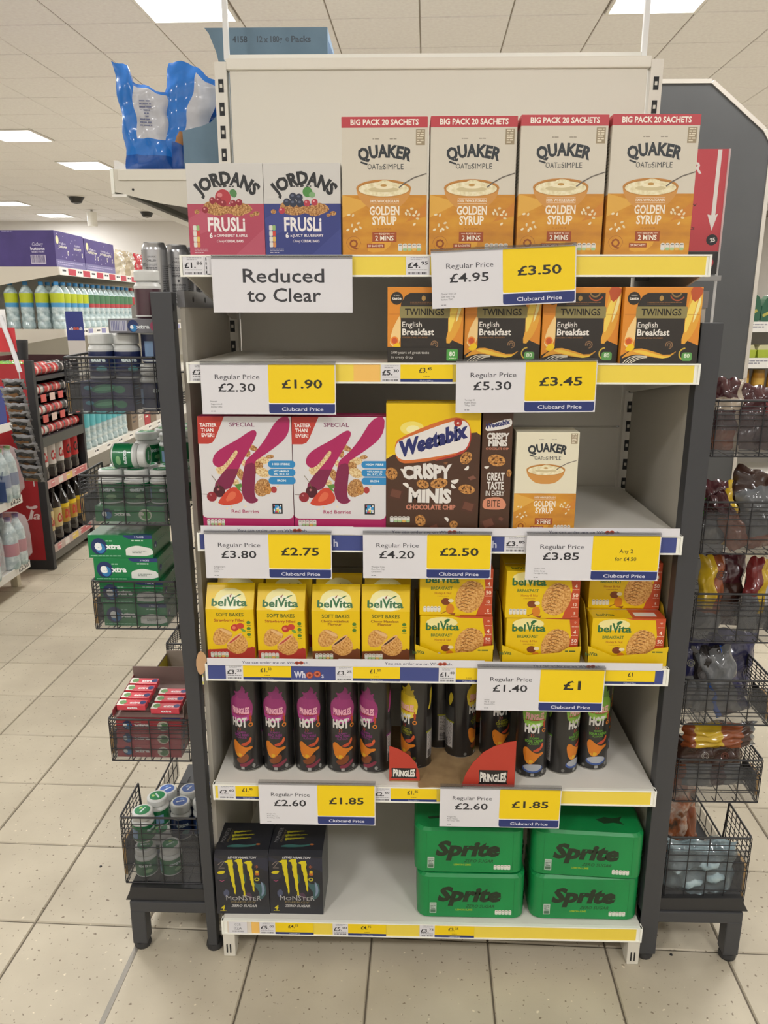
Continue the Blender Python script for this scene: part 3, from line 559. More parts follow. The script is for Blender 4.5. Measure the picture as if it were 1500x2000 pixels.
# ---- flake cereal boxes
def flake_box():
    W, H, D = 190, 240, 58; t = carton('cereal_box', '', 'cereal box', .190, .240, .058, M('a32a5c', .4)); a = Art()
    def P(pts): return [((x-30-(y-130)*.068)*.1375, 240-(y-130)*.1435) for x, y in pts]
    MAG = M('a8215c', .4); MAG2 = M('7c2348', .4)
    a.rect(0, 0, W, H, MAG); a.poly([(0, 240), (0, 40), (0, 34), (3, 30), (9, 28), (180, 27), (187, 30), (190, 36), (190, 240)], 'd5d3d4')
    a.poly(P([(30, 130), (425, 130), (300, 440), (260, 500), (200, 520), (45, 520)]), 'b93a30')
    for i, (s, x) in enumerate((('TASTIER', 60), ('THAN', 75), ('EVER!', 80))): a.text(s, (x-30)*.1375, 240-(145+i*72)*.1435, 7, 'eee6e2', al='l', w=(34, 25, 26)[i], b=.03)
    a.text('SPECIAL', 690*.1375-5, 240-140*.1435, 8, '7c3a5c', w=51, b=.01)
    for i, p in enumerate(((850, 570, 90, 40), (1000, 760, 110, 60), (920, 860, 120, 80), (1020, 930, 110, 70), (1120, 700, 60, 30), (620, 640, 60, 40), (560, 760, 60, 70), (440, 880, 130, 60), (690, 960, 60, 120), (620, 1080, 50, 50), (780, 650, 50, 60), (740, 800, 40, 80), (1020, 1150, 115, 140))):
        q = P([(p[0], p[1])])[0]; a.ell(q[0], q[1], p[2]*.1375, p[3]*.1435, OATS if i % 2 else GRAN, rot=.5*(i % 3)-.4, n=12)
    a.poly(P([(430, 960), (560, 800), (640, 640), (600, 620), (500, 750), (420, 850), (330, 900), (340, 960)]), OATS, 1)
    L = [(870, 315), (915, 345), (905, 420), (780, 650), (700, 790), (640, 920), (580, 1090), (540, 1160), (420, 1200), (300, 1160), (310, 1090), (400, 960), (470, 880), (570, 760), (645, 650), (622, 603), (590, 620), (500, 750), (430, 830), (350, 865), (280, 820), (260, 760), (290, 670), (380, 590), (640, 450), (800, 340)]
    a.poly(P(L), MAG, 1); a.poly(P([(660, 880), (580, 1090), (540, 1160), (420, 1200), (300, 1160), (310, 1090), (400, 960), (470, 880)]), MAG2, 0)
    R = [(1270, 130), (1395, 130), (1397, 320), (1330, 450), (1200, 560), (1000, 700), (890, 770), (915, 880), (910, 1050), (900, 1200), (925, 1310), (968, 1325), (940, 1370), (860, 1390), (790, 1365), (730, 1290), (700, 1150), (725, 950), (750, 800), (770, 740), (880, 650), (960, 560), (1040, 450), (1120, 310), (1180, 210)]
    a.poly(P(R), MAG, 1); a.poly(P([(890, 780), (915, 880), (910, 1050), (900, 1200), (925, 1310), (960, 1330), (930, 1370), (860, 1388), (790, 1360), (735, 1290), (705, 1150), (728, 950), (752, 810)]), MAG2, 1)
    for (x, y, r, c) in ((370, 1210, 90, '4c1a26'), (260, 1290, 75, '8c2630')):
        q = P([(x, y)])[0]; a.ell(q[0], q[1], r*.1375, r*.14, c); a.ell(q[0]-2, q[1]+4, 2.2, 2.6, 'b56a72')
    a.line(P([(380, 1190), (340, 1080), (250, 970)]), 1.1, '6a5a34'); a.line(P([(120, 1250), (200, 1255), (250, 1280)]), 1, '6a4a3a')
    a.poly(P([(480, 1200), (560, 1145), (640, 1150), (700, 1230), (735, 1290), (720, 1360), (620, 1400), (470, 1420), (380, 1400), (350, 1370)]), 'c9452f', 1); a.poly(P([(540, 1200), (640, 1230), (600, 1330), (450, 1370)]), 'd9694a', 1)
    a.poly(P([(600, 1110), (700, 1090), (720, 1140), (680, 1160), (720, 1210), (650, 1180), (630, 1150)]), '5d8a3c')
    q = P([(1195, 1180)])[0]; a.ell(q[0], q[1], 6, 7, 'a83a3a'); q = P([(1100, 1180)])[0]; a.ell(q[0], q[1], 8, 10, CHIP)
    oats(a, [(q2[0], q2[1]) for q2 in P([(490, 1465), (560, 1440), (770, 1430), (1250, 1130), (330, 1370)])], .8)
    for i, (s, h) in enumerate((('HIGH FIBRE', 4), ('VITAMINS', 3.2), ('IRON', 4))):
        y1 = 240-(755+i*120-130)*.1435; a.rect(140, y1-15, 196, y1, '2f86bf', 7); a.rect(160, y1-15, 190.01, y1, '2f86bf'); a.text(s, 167, y1-9.3+(3 if i == 1 else 0), h, 'dce9f0', w=(36, 32, 18)[i], b=.03)
        if i == 1: a.text('B6, B12, D', 167, y1-12.5, 3.8, 'dce9f0', w=30, b=.02)
    a.rect(190, 0, 200, 240, 'd5d3d4') if False else None
    a.text('Red Berries', 89, 240-(1530-130)*.1435, 7, 'a02a5a', w=57, b=.015)
    x0, y0 = 146, 240-(1540-130)*.1435; a.rect(x0, y0, x0+21, y0+22, '18181c')
    rn = random.Random(4)
    for i in range(6):
        for j in range(5):
            c = rn.choice(['3f9ad0', '3f9ad0', 'e9e4e0', 'c04a5a', 'd9c84a', '18181c']); a.rect(x0+2.4+i*2.7, y0+3+j*3.3, x0+5.0+i*2.7, y0+6.1+j*3.3, c)
    nutri(a, 8, 12, w=38); a.build('printed_front', t, (0, 0, 0)); a = Art(); a.rect(0, 0, 190, 58, MAG); a.build('printed_top', t, (0, 0, .240), u=(1, 0, 0), v=(0, 1, 0))
    return t
pr = Proto(flake_box())
pr.put((.010, .010, Z3), 0, 'left of the two pink and white flake cereal boxes'); pr.put((.2015, .010, Z3), 0, 'right of the two pink and white flake cereal boxes, beside the brown box')
# ---- chocolate chip cereal
def splash(a, x, y, s, r=0):
    c, n = math.cos(r), math.sin(r); p = [(-4, -1.5), (0, -3), (5, 0), (0, 2), (-5, 4)]; a.poly([(x+(u*c-v*n)*s, y+(u*n+v*c)*s) for u, v in p], 'e2ddd4', 1)
def biscuit(a, x, y, rx, ry, rot=0): a.ell(x, y, rx, ry, CHIP, rot, 14); [a.ell(x+rx*.5*math.cos(k*2.3), y+ry*.5*math.sin(k*2.3), rx*.13, ry*.15, '4a2a16', n=8) for k in range(5)]
def choco(a, x, y, s, rot=0): a.rect(x-s, y-s*.8, x+s, y+s*.8, '4f2f22', 1.5, rot); a.rect(x-s*.72, y-s*.5, x+s*.72, y+s*.62, '6b4232', 1, rot)
W, H = 190, 268
def P(pts): return [((x-50)*.180, 268-(y-40)*.1857) for x, y in pts]
def weet_logo(a, mp):
    a.poly(mp([(150, 560), (150, 480), (190, 420), (500, 280), (740, 200), (860, 185), (960, 230), (1000, 330), (1000, 420), (960, 520), (900, 580), (600, 660), (280, 700), (200, 680), (160, 620)]), 'c96a2e', 1)
    a.poly(mp([(600, 672), (890, 600), (980, 520), (1005, 400), (990, 330), (900, 580), (620, 640)]), 'b03a2a', 1)
    a.poly(mp([(150, 570), (155, 500), (200, 440), (520, 320), (760, 235), (900, 215), (970, 260), (990, 360), (980, 470), (920, 560), (620, 620), (280, 665), (200, 645), (165, 610)]), 'dedad6', 1)
choc_h = carton('cereal_box', 'chocolate chip cereal box facing front, yellow over brown', 'cereal box', .190, .268, .062, CHOC, (.392, .008, Z3)); t = choc_h; a = Art()
a.poly(P([(50, 40), (1105, 40), (1105, 380), (1060, 350), (980, 360), (300, 560), (150, 600), (50, 600)]), 'e3be08'); a.ell(52, 218, 24, 14, 'ead76a', n=18); a.ell(54, 216, 14, 8, 'efe6a8', n=14)
a.poly(P([(50, 600), (140, 590), (100, 620), (50, 650)]), 'e9c634'); weet_logo(a, P)
x, y = P([(195, 625)])[0]; a.text('Weetabix', x, y, 28, '262c66', w=145, al='l', b=.06, rot=.30, sh=.28); x, y = P([(850, 245)])[0]; a.ell(x, y, 8.2, 8.2, 'a83226'); a.text('e', x, y-3.4, 7, 'e6cfc6', b=.02)
wv = lambda u: 1+.14*abs(u)
a.text('CRISPY', 84, 116, 26, 'dcd8d2', w=101, b=.06, wave=lambda u: 1+.10*math.cos(u*5), rot=.02); a.text('MINIS', 90, 66, 26, 'dcd8d2', w=88, b=.06, wave=lambda u: 1+.10*math.sin(u*4), rot=-.02)
biscuit(a, 75, 103, 13, 9, -.3); biscuit(a, 108, 105, 18, 11, .2); splash(a, 40, 102, 1.6, 2.8); splash(a, 142, 110, 1.8, .6); splash(a, 138, 98, 1.4, -.4); splash(a, 33, 132, 1.2, 2.6); splash(a, 165, 138, 1.3, 1.2); splash(a, 125, 30, 1.3, 2.6)
biscuit(a, 11, 125, 12, 13, .5); biscuit(a, 162, 158, 14, 11, .9); biscuit(a, 165, 93, 17, 10, -.15); biscuit(a, 71, 26, 11, 13, .4); biscuit(a, 140, 18, 9, 8)
choco(a, 20, 82, 14, -.25); choco(a, 169, 56, 14, -.3); choco(a, 100, 10, 10, .4); a.poly([(166, 118), (178, 122), (184, 116), (172, 112)], '7a5040'); a.poly([(116, 148), (126, 150), (122, 144)], '8a5a34')
a.text('CHOCOLATE CHIP', 92, 50, 9.5, 'c8826a', w=102, b=.045); nutri(a, 8, 22, w=42); a.build('printed_front', t, (0, 0, 0))
a = Art(); a.rect(0, 0, 190, 62, 'e0bd10'); a.build('printed_top', t, (0, 0, .268), u=(1, 0, 0), v=(0, 1, 0))
a = Art(); a.rect(0, 170, 62, 268, 'e0bd10'); a.build('printed_side', t, (0, .062, 0), u=(0, -1, 0))
t = carton('cereal_box', 'chocolate chip cereal box turned spine first, Great Taste In Every Bite', 'cereal box', .061, .268, .19, CHOC, (.5855, .010, Z3)); a = Art()
a.poly([(5, 216), (8, 224), (54, 240), (60, 232), (56, 220), (12, 212)], 'dedad6', 1); a.text('Weetabix', 6, 217, 9.5, '262c66', w=50, al='l', b=.04, rot=.22, sh=.2); a.text('CRISPY', 32, 197, 11.5, 'dcd8d2', w=45, b=.05); a.text('MINIS', 32, 183, 11.5, 'dcd8d2', w=38, b=.05); a.text('CHOCOLATE CHIP', 31, 175, 4, 'c8826a', w=46, b=.03)
biscuit(a, 31, 153, 18, 12, -.2); splash(a, 12, 139, 1.1, .5); biscuit(a, 57, 127, 5, 8); a.text('GREAT', 30, 112, 15, 'dcd8d2', w=36, b=.03); a.text('TASTE', 30, 93, 15, 'dcd8d2', w=34, b=.03); a.text('IN EVERY', 30, 79, 10.5, 'dcd8d2', w=38, b=.01)
a.poly([(5, 62), (8, 72), (22, 76), (44, 76), (52, 66), (54, 58), (48, 50), (14, 50), (6, 54)], 'd08a6c', 1); a.text('BITE', 28, 56, 14, '3a2418', w=26, b=.0); choco(a, 18, 20, 14, .4); choco(a, 44, 30, 6, -.5); a.text('A', 60, 4, 1, '4a3020'); a.build('printed_side', t, (0, 0, 0))
# ---- soft bake packs
def soft_pack(kind):
    t = thing('soft_bake_pack', '', 'biscuit pack'); YB = M('e2bd06', .35); W = .104
    prof = [(0, 0), (.062, 0), (.062, .118), (.036, .164), (.032, .168), (.028, .164), (0, .118)]; MB().prism(prof, 0, 0, W, YB).build('carton', t)
    low = 'a8342c' if kind == 's' else '6b3a20'; a = Art(); w = 104
    a.poly([(0, 0), (0, 26), (18, 22), (52, 14), (80, 20), (104, 36), (104, 0)], low, 1); a.poly([(0, 0), (0, 24), (104, 30), (104, 0)], low)
    a.text('SOFT BAKES', 52, 102, 8, '4e5a1c', w=60, b=.02)
    if kind == 's': a.text('Strawberry Filled', 50, 90, 6, 'a84a1c', w=66, b=.02)
    else: a.text('Choco-Hazelnut', 50, 92, 5.4, '8a4a1c', w=60, b=.02); a.text('Flavour', 50, 85, 5.4, '8a4a1c', w=30, b=.02)
    a.poly([(12, 42), (14, 62), (26, 76), (40, 74), (60, 62), (48, 46), (36, 34), (20, 34)], COOKIE, 2); a.poly([(26, 74), (38, 72), (58, 62), (50, 58), (36, 66)], 'dcb27c', 1)
    a.poly([(38, 34), (70, 64), (84, 54), (90, 36), (84, 20), (66, 12), (48, 20)], COOKIE, 2); a.poly([(38, 35), (68, 62), (80, 64), (70, 52), (52, 38)], 'd9a878', 1); a.poly([(44, 38), (68, 58), (76, 61), (66, 51), (52, 40)], 'b8483c' if kind == 's' else '3a2418', 1)
    if kind == 's': a.ell(62, 76, 9, 8, 'b8342c', .4); a.ell(74, 80, 8, 7, 'c2402f'); a.ell(60, 76, 4, 3.5, 'dc7a5c'); a.ell(80, 70, 6, 3, '6f9a3a', -.6)
    for i in range(3 if kind == 's' else 2): a.ell(92, 88-i*14, 4.6, 4, '4f7a2c', n=10); a.lines(88, 81-i*14, 97, 1, 2, 1.2, '4f6a24')
    nutri(a, 6, 6, w=40); a.build('printed_front', t, (0, 0, 0))
    if kind == 's': a = Art(); a.ell(0, 0, 8, 12, 'b84a5a')
    a = Art(); L = 54.; a.poly([(20, 0), (16, 20), (24, 40), (50, 50), (80, 40), (88, 18), (82, 0)], 'efe4a0', 1); a.poly([(30, 0), (26, 16), (38, 32), (62, 34), (78, 18), (74, 0)], 'f3efd0', 1)
    a.text('bel', 12, 8, 15, '2f6a3c', w=32, al='l', b=.03); a.text('V', 44, 8, 19, '2f6a3c', w=18, al='l', b=.03); a.text('ita', 60, 8, 15, '2f6a3c', w=30, al='l', b=.03); a.poly([(50, 30), (56, 36), (52, 26)], '8a3a2c'); a.poly([(58, 24), (70, 34), (78, 34), (66, 28)], '2f6a3c', 1)
    d = Vector((0, .028, .046)); d.normalize(); a.build('printed_top', t, (0, 0, .118), v=d, u=(1, 0, 0)); return t
ps = Proto(soft_pack('s')); pc = Proto(soft_pack('c')); gs = 'yellow soft bake packs on the fourth shelf'
ps.put((.001, .016, Z4), .01, 'strawberry soft bake pack at the left end, front row', gs); ps.put((.1125, .014, Z4), -.006, 'second soft bake pack from the left, strawberry, front row', gs)
pc.put((.2315, .013, Z4), .004, 'third soft bake pack from the left, chocolate hazelnut, front row', gs); pc.put((.3395, .015, Z4), -.008, 'fourth soft bake pack from the left, chocolate hazelnut, front row', gs)
for i, x in enumerate((-.0+.008, .118, .232, .342)): (ps if i < 2 else pc).put((x, .088, Z4+.0), 0, '%s soft bake pack from the left in the back row, mostly hidden' % ('first', 'second', 'third', 'fourth')[i], gs)
# ---- breakfast biscuit boxes
def bisc_box(w):
    t = carton('biscuit_box', '', 'biscuit box', w/1000, .106, .12, M('e0bb06', .35)); a = Art(); H = 106
    a.poly([(w*.78, 0), (w, 0), (w, H), (w*.86, H), (w*.9, H*.6)], 'bb4a28'); a.poly([(w*.45, H), (w, H), (w, H-4), (w*.55, H-3)], 'bb4a28')
    a.ell(w*.3, H*.86, 34, 13, 'ecdf98', n=16); a.text('bel', w*.08, H*.70, 15.5, '2f6a3c', w=29, al='l', b=.03); a.text('V', w*.08+30, H*.70, 20, '2f6a3c', w=16, al='l', b=.03); a.text('ita', w*.08+44, H*.70, 15.5, '2f6a3c', w=28, al='l', b=.03); a.poly([(w*.08+38, H*.88), (w*.08+45, H*.95), (w*.08+54, H*.93), (w*.08+44, H*.85)], '2f6a3c', 1)
    a.text('BREAKFAST', w*.30, H*.555, 6.6, '3c6a30', w=46, b=.02); a.text('Honey & Nut', w*.32, H*.46, 5, 'b0601c', w=36, b=.01); a.lines(w*.24, H*.41, w*.4, 1, 2, 1.1, 'b0701c')
    for dx in (9, 5, 0):
        a.ell(w*.66+dx, H*.42-dx*.3, 25, 37, COOKIE, -.35, 18)
    for k in range(9): q = -.35; yy = -27+k*7; a.line([(w*.66+yy*.34-12, H*.42+yy), (w*.66+yy*.34-2, H*.42+yy+4), (w*.66+yy*.34+9, H*.42+yy)], 1.4, '7a4a1e')
    a.ell(w*.36, H*.30, 10, 8, '7a3c1a'); a.ell(w*.43, H*.32, 6, 4, 'e6d6b0'); a.ell(w*.42, H*.14, 9, 12, 'cf7c22', n=14); a.line([(w*.3, H*.04), (w*.38, H*.10)], 1.6, '8a4a1c'); a.poly([(w*.4, 4), (w*.48, 0), (w*.5, 6)], '8a4a1c')
    for i, s in enumerate(('*', '4', '50', '12', '5')): a.text(s, w*.945, H*(.84-i*.19), 8 if i < 3 else 6, 'ecd8c4', b=.02)
    for i in range(5): a.lines(w*.9, H*(.80-i*.19), w*.99, 1, 2, 1.2, 'ecd0b8', i)
    nutri(a, 8, 8, w=38, cols=('d9d6c8',)*5); a.build('printed_front', t, (0, 0, 0)); a = Art(); a.rect(w*.55, 0, w, 120, 'bb4a28'); a.text('belVita', w*.2, 14, 11, '2f5a2c', w=38, b=.02); a.rect(w*.6, 12, w*.9, 34, 'dcd9d0'); a.lines(w*.3, 90, w*.5, 3, 5, 2, '6a6a20'); a.build('printed_top', t, (0, 0, .106), v=(0, 1, 0)); return t
pb = Proto(bisc_box(156)); gb = 'honey and nut breakfast biscuit boxes'
for x, y, z, rz, l in ((.466, .020, 0, .0, 'lower biscuit box of the left pile of two'), (.4645, .024, .1065, .006, 'upper biscuit box of the left pile of two'), (.652, .018, 0, .004, 'lower biscuit box of the middle pile of two'), (.6475, .014, .1065, .0, 'upper biscuit box of the middle pile of two'),
                       (.836, .018, 0, .0, 'lower biscuit box at the right end, its top showing'), (.8385, .075, .1065, .0, 'upper biscuit box at the right end, pushed back in shade')):
    pb.put((x, y, Z4+z), rz, l, gb)
for i, x in enumerate((.455, .643, .828)):
    w_ = .172 if i == 2 else .170; t = thing('shelf_tray', 'yellow cardboard display tray around the %s biscuit pile' % ('left', 'middle', 'right')[i], 'tray', (x, .009, Z4), 0, 'yellow display trays'); YC = M('d8b60a', .5)
    MB().prism([(0, 0), (w_, 0), (w_, .044), (w_-.028, .041), (w_-.045, .029), (.055, .022), (.03, .033), (.0, .045)], 1, 0, .0012, YC).build('front_lip', t)
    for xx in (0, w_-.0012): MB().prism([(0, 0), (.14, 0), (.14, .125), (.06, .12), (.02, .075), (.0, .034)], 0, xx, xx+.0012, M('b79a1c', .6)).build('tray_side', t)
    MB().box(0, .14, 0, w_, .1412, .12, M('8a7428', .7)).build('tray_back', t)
    a = Art(); a.text('belVita', 8, 23, 7.5, '2f5a2c', w=26, b=.02); a.lines(w_*1000-34, 31, w_*1000-10, 1, 2, 3, '4a5a24'); a.build('printed_front', t, (0, 0, 0))
MB().prism(sm_([(0, 0), (.012, .004), (.020, .03), (.018, .05), (.004, .06), (-.006, .03)], 1), 1, 0, .001, M('c09a72', .7)).build('torn_flap', unit).location = (-.018, .0, Z4-.03)
# ---- crisp tubes
def crisp_tube(col, kind):
    t = thing('crisp_tube', '', 'crisp tube'); r = .0365; BK = M('232120', .3, coat=.3); SIL = M('9a9892', .3, metal=.8); LID = M('d9d6c4', .3, alpha=1)
    MB().lathe([(0, 0, SIL), (r+.0006, 0, SIL), (r+.0006, .003, BK), (r, .0036, BK), (r, .232, SIL), (r+.0006, .2325, SIL), (r+.0006, .236, SIL), (0, .236, SIL)], 32).build('tube', t)
    MB().lathe([(r+.0015, .232, LID), (r+.002, .2335, LID), (r+.002, .2395, LID), (r-.002, .241, LID), (0, .241, LID)], 32).build('lid', t)
    a = Art(); HOTC = {'m': ('8c3066', 'a63a80', '7c2a5e'), 'y': ('c9ad22', 'd6bf3c', 'a8921c'), 'g': ('6f9a34', '88b344', '5c8430')}[kind]
    a.ell(0, 163, 30, 34, HOTC[0], n=24); a.ell(0, 150, 28, 22, HOTC[1], n=24); a.ell(0, 168, 27, 27, HOTC[0], n=24)
    a.poly([(-22, 190), (-8, 196), (-16, 206), (-4, 204), (4, 212), (6, 222), (14, 210), (12, 200), (22, 206), (18, 194), (26, 186)], HOTC[2], 1)
    a.text('PRINGLES', 0, 150, 14, 'd9a0a0' if kind != 'm' else 'dba4b2', w=42, b=.05, wave=lambda u: 1-.12*math.cos(u*2.6)); a.rect(-23, 147, 23, 149, '9a2a30')
    a.text('HOT', -4, 117, 20, 'cfccc6', w=38, b=.06, wave=lambda u: 1+.08*u); a.poly([(19, 142), (22, 128), (25, 128), (26, 144)], 'a33a20', 0); a.ring(23, 121, 4.2, 2.6, 'cf7a24', 0, 360, n=10); a.line([(24, 150), (22, 144), (25, 136), (22, 130)], 2, 'b34a24')
    c2 = {'m': '7a2a70', 'y': '8a8a1c', 'g': '5f9a2c'}[kind]; a.line([(-8, 106), (-6, 110), (-8, 113)], 1.4, 'a8402a'); a.line([(-3, 106), (-1, 110), (-3, 113)], 1.4, 'a8402a')
    if kind == 'g': a.text('KICKIN', 0, 100, 4.5, c2, b=.02); a.text('SOUR CREAM', 0, 92, 6, c2, w=42, b=.03); a.text('FLAVOUR', 0, 86, 4, c2, b=.02)
    else: a.text('FLAMIN', 0, 100, 4.5, c2, b=.02); a.text('BBQ RIBS' if kind == 'm' else 'CHEESE', 0, 92, 6, c2, w=34, b=.03); a.text('FLAVOUR', 0, 86, 4, c2, b=.02)
    a.poly([(-24, 62), (-24, 76), (-16, 80), (-6, 70), (8, 62), (24, 66), (26, 60), (12, 54), (4, 42), (-6, 34), (-18, 40)], 'c9741e', 2); a.poly([(-18, 42), (-6, 36), (2, 44), (-8, 48)], 'cfa02a', 1)
    a.poly([(-4, 70), (8, 66), (20, 74), (24, 84), (18, 80), (8, 76)], 'b8482a', 1); a.poly([(14, 76), (20, 90), (24, 86), (22, 78)], 'c95a30', 1)
    if kind == 'g': a.ell(0, 24, 25, 11, '3a5490'); a.ell(0, 27, 22, 9, 'a3a6ac')
    else: a.poly([(-18, 30), (-4, 36), (12, 48), (16, 36), (8, 24), (-10, 20)], '7a4222', 1); a.poly([(-10, 18), (8, 22), (24, 34), (28, 28), (12, 14), (-4, 10)], '7c2c3e' if kind == 'm' else '5a5a1c', 1)
    a.rect(-4, 5, 4, 12, '9a9a96', 1); a.ell(26, 14, 4, 5, '8a8a86', n=10); a.ell(-30, 10, 4, 4, '6a6a66', n=10); a.line([(12, 5), (38, 9)], .8, '7a7a76')
    for x0 in (52, -100):
        a.rect(x0, 20, x0+40, 132, '3c3b3a'); a.rect(x0+3, 24, x0+37, 90, 'b9b4b0'); a.lines(x0+5, 86, x0+35, 16, 3.9, 1.8, '6a6664', 5); a.bars(x0+6, 25, x0+20, 44); a.rect(x0, 90, x0+40, 94, c2)
    a.poly([(56, 150), (64, 168), (62, 190), (70, 206), (74, 190), (70, 168), (64, 150)], HOTC[1], 1); a.poly([(-74, 130), (-66, 144), (-62, 160), (-70, 172), (-78, 150)], HOTC[1], 1); a.poly([(-92, 178), (-84, 188), (-88, 200), (-98, 190)], HOTC[0], 1)
    a.build('printed_wrap', t, (0, 0, 0), wrap=r); return t
tm_, ty_, tg_ = Proto(crisp_tube('', 'm')), Proto(crisp_tube('', 'y')), Proto(crisp_tube('', 'g')); G = 'black crisp tubes on the fifth shelf'
for i, (x, rz) in enumerate(((.063, -.20), (.136, -.08), (.212, .0), (.287, .08), (.364, -.62))):
    tm_.put((x+.002, .046+.0375, Z5), rz, '%s crisp tube with a magenta badge, from the left' % ('first', 'second', 'third', 'fourth', 'fifth')[i], G)
for x, y, rz, l in ((.462, .103, -.75, 'crisp tube with a yellow badge behind the small red sign'), (.520, .192, 2.6, 'farthest dark crisp tube, second with yellow flashes'), (.571, .152, 1.1, 'dark crisp tube turned away, behind the cardboard floor'), (.655, .150, .35, 'crisp tube with yellow badge behind the large red sign'), (.60, .25, .9, 'crisp tube at the back, between two yellow badged tubes')):
    ty_.put((x, y, Z5), rz, l, G)
for x, y, rz, l in ((.730, .074, -.02, 'crisp tube with a green badge right beside the large red sign'), (.805, .091, .75, 'second crisp tube with a green badge, turned to the right'), (.880, .110, .10, 'rightmost crisp tube with a green badge'), (.905, .185, .4, 'green badged crisp tube hidden behind the rightmost one')):
    tg_.put((x, y, Z5), rz, l, G)
RED = M('b23a2a', .45); t = thing('display_tray', 'brown cardboard floor with red curved corner signs between the crisp tubes', 'tray', (.40, -.004, Z5))
MB().prism([(.002, .02), (.066, .02), (.066, .0), (.070, -.003), (.100, .0), (.135, -.002), (.166, -.001), (.172, .02), (.28, .02), (.28, .26), (.002, .26)], 2, .0004, .0022, KRAFT).build('cardboard_floor', t)
MB().prism([(0, 0), (.070, 0), (.069, .022), (.060, .048), (.044, .068), (.022, .082), (0, .09)], 1, .022, .0235, RED).build('corner_sign', t)
MB().prism([(.164, .002), (.283, .002), (.283, .118), (.262, .114), (.235, .104), (.210, .088), (.188, .062), (.173, .034)], 1, .004, .0055, RED).build('corner_sign', t)
a = Art(); a.poly([(4, 8), (64, 8), (61, 14), (62, 34), (5, 34), (7, 14)], '1f1c1b'); a.text('PRINGLES', 34, 13, 16, 'dcd8d0', w=50, b=.05, wave=lambda u: 1-.15*math.cos(u*2.6)); a.build('printed_sign', t, (0, .022, 0))
a = Art(); a.poly([(37, 8), (104, 8), (101, 14), (103, 44), (38, 44), (40, 14)], '1f1c1b'); a.text('PRINGLES', 70.5, 15, 20, 'dcd8d0', w=59, b=.05, wave=lambda u: 1-.15*math.cos(u*2.6)); a.build('printed_sign', t, (.164, .004, 0))
# ---- energy drink packs
def energy_pack():
    t = thing('energy_drink_pack', '', 'drink pack'); BK = M('24252c', .35, coat=.2); W, H, D = .128, .170, .128
    MB().prism([(0, 0), (D, 0), (D, H-.012), (D-.014, H), (.014, H), (0, H-.008)], 0, 0, W, BK).build('carton', t)
    def claw(a, m, ox, oy, s, flat=False):
        for j, (x, y0, y1) in enumerate(((0, 118, 40), (19, 120, 32), (38, 116, 46))):
            p = []; q = []; n = 12; rn = random.Random(j)
            for i in range(n+1):
                f = i/n; y = y0+(y1-y0)*f; wd = (9.5*(1-f)**.7+.4); xx = x+8*f+rn.uniform(-1, 1)*.9; p.append((ox+(xx-wd/2-(i % 2)*.8)*s, oy+y*s)); q.append((ox+(xx+wd/2+(i % 2)*.9)*s, oy+y*s))
            a.poly(p+q[::-1], m)
            a.poly([(ox+(x-11)*s, oy+(y0-2)*s), (ox+(x-3)*s, oy+(y0+3)*s), (ox+(x+6)*s, oy+(y0+3)*s), (ox+(x+4)*s, oy+(y0-6)*s), (ox+(x-4)*s, oy+(y0-5)*s)], m)
    a = Art(); rn = random.Random(2)
    a.poly([(0, 160), (30, 150), (60, 162), (128, 158), (128, 120), (90, 140), (50, 130), (0, 150)], '2b2d3c'); a.poly([(84, 112), (92, 92), (104, 84), (118, 92), (122, 60), (112, 44), (100, 40), (106, 60), (98, 74), (86, 90)], '3c5a5c', 1); a.poly([(108, 96), (116, 84), (118, 62), (108, 48), (112, 70)], '7a8aa0', 1)
    a.poly([(16, 60), (26, 72), (34, 60), (24, 44)], '4a5068', 1); a.poly([(70, 60), (84, 62), (88, 40), (78, 44)], '4c3648', 1); a.poly([(0, 100), (20, 96), (34, 110), (14, 120)], '33333c', 1); a.poly([(60, 104), (72, 118), (74, 90), (64, 84)], '2f5044', 1)
    a.text('LEWIS HAMILTON', 66, 157, 5, 'c4c4c6', w=66, b=.03, sh=.4); claw(a, 'cfc01c', 37, 8, 1.2)
    a.text('MONSTER', 66, 39, 12, 'a9a8a8', w=84, b=.0, wave=lambda u: 1+.25*math.cos(u*6)); a.text('ENERGY', 66, 31, 5, '76694a', w=60, b=.02); a.text('ZERO SUGAR', 66, 20, 6, 'bdbcba', w=62, b=.03, sh=.3); a.text('4', 14, 12, 11, 'cdbd1c', b=.05, sh=.2); a.lines(8, 8, 22, 1, 2, 1.6, 'cdbd1c')
    a.line([(8, 138), (16, 146), (24, 148), (16, 136), (10, 130), (24, 130)], 1.5, '8c8078'); a.poly([(4, 116), (12, 122), (26, 122), (22, 114), (12, 112)], 'c9ba1c', 1); a.line([(10, 96), (16, 92), (22, 96)], 2, '9a4a6a'); a.text('*', 100, 124, 14, 'b0602c'); a.rect(96, 110, 106, 118, 'b0602c', 3); a.ell(101, 120, 4, 4, 'c9a81c'); a.ell(100, 99, 6, 5, 'b9ae2c'); a.ell(100, 99, 3.4, 2.6, '24252c')
    a.build('printed_front', t, (0, 0, 0)); a = Art(); claw(a, 'aaa426', 0, 0, .62); 
    for i, e in enumerate(a.e): a.e[i] = (e[0], e[1], [(112-(y)*.95+ -8, x*1.1+52) for x, y in e[2]], [f[::-1] for f in e[3]] if False else e[3], e[4])
    a.text('MONSTER', 20, 66, 9, '8c8b8c', w=54, rot=PI/2-.15); a.text('ENERGY', 30, 64, 5, '76694a', w=44, rot=PI/2-.15); a.poly([(20, 24), (44, 34), (80, 30), (104, 40), (90, 26), (50, 22)], '3c6a64', 1); a.ell(100, 34, 5, 3, 'a8602c')
    a.build('printed_top', t, (0, 0, H), v=(0, 1, 0))
    return t
pe = Proto(energy_pack())
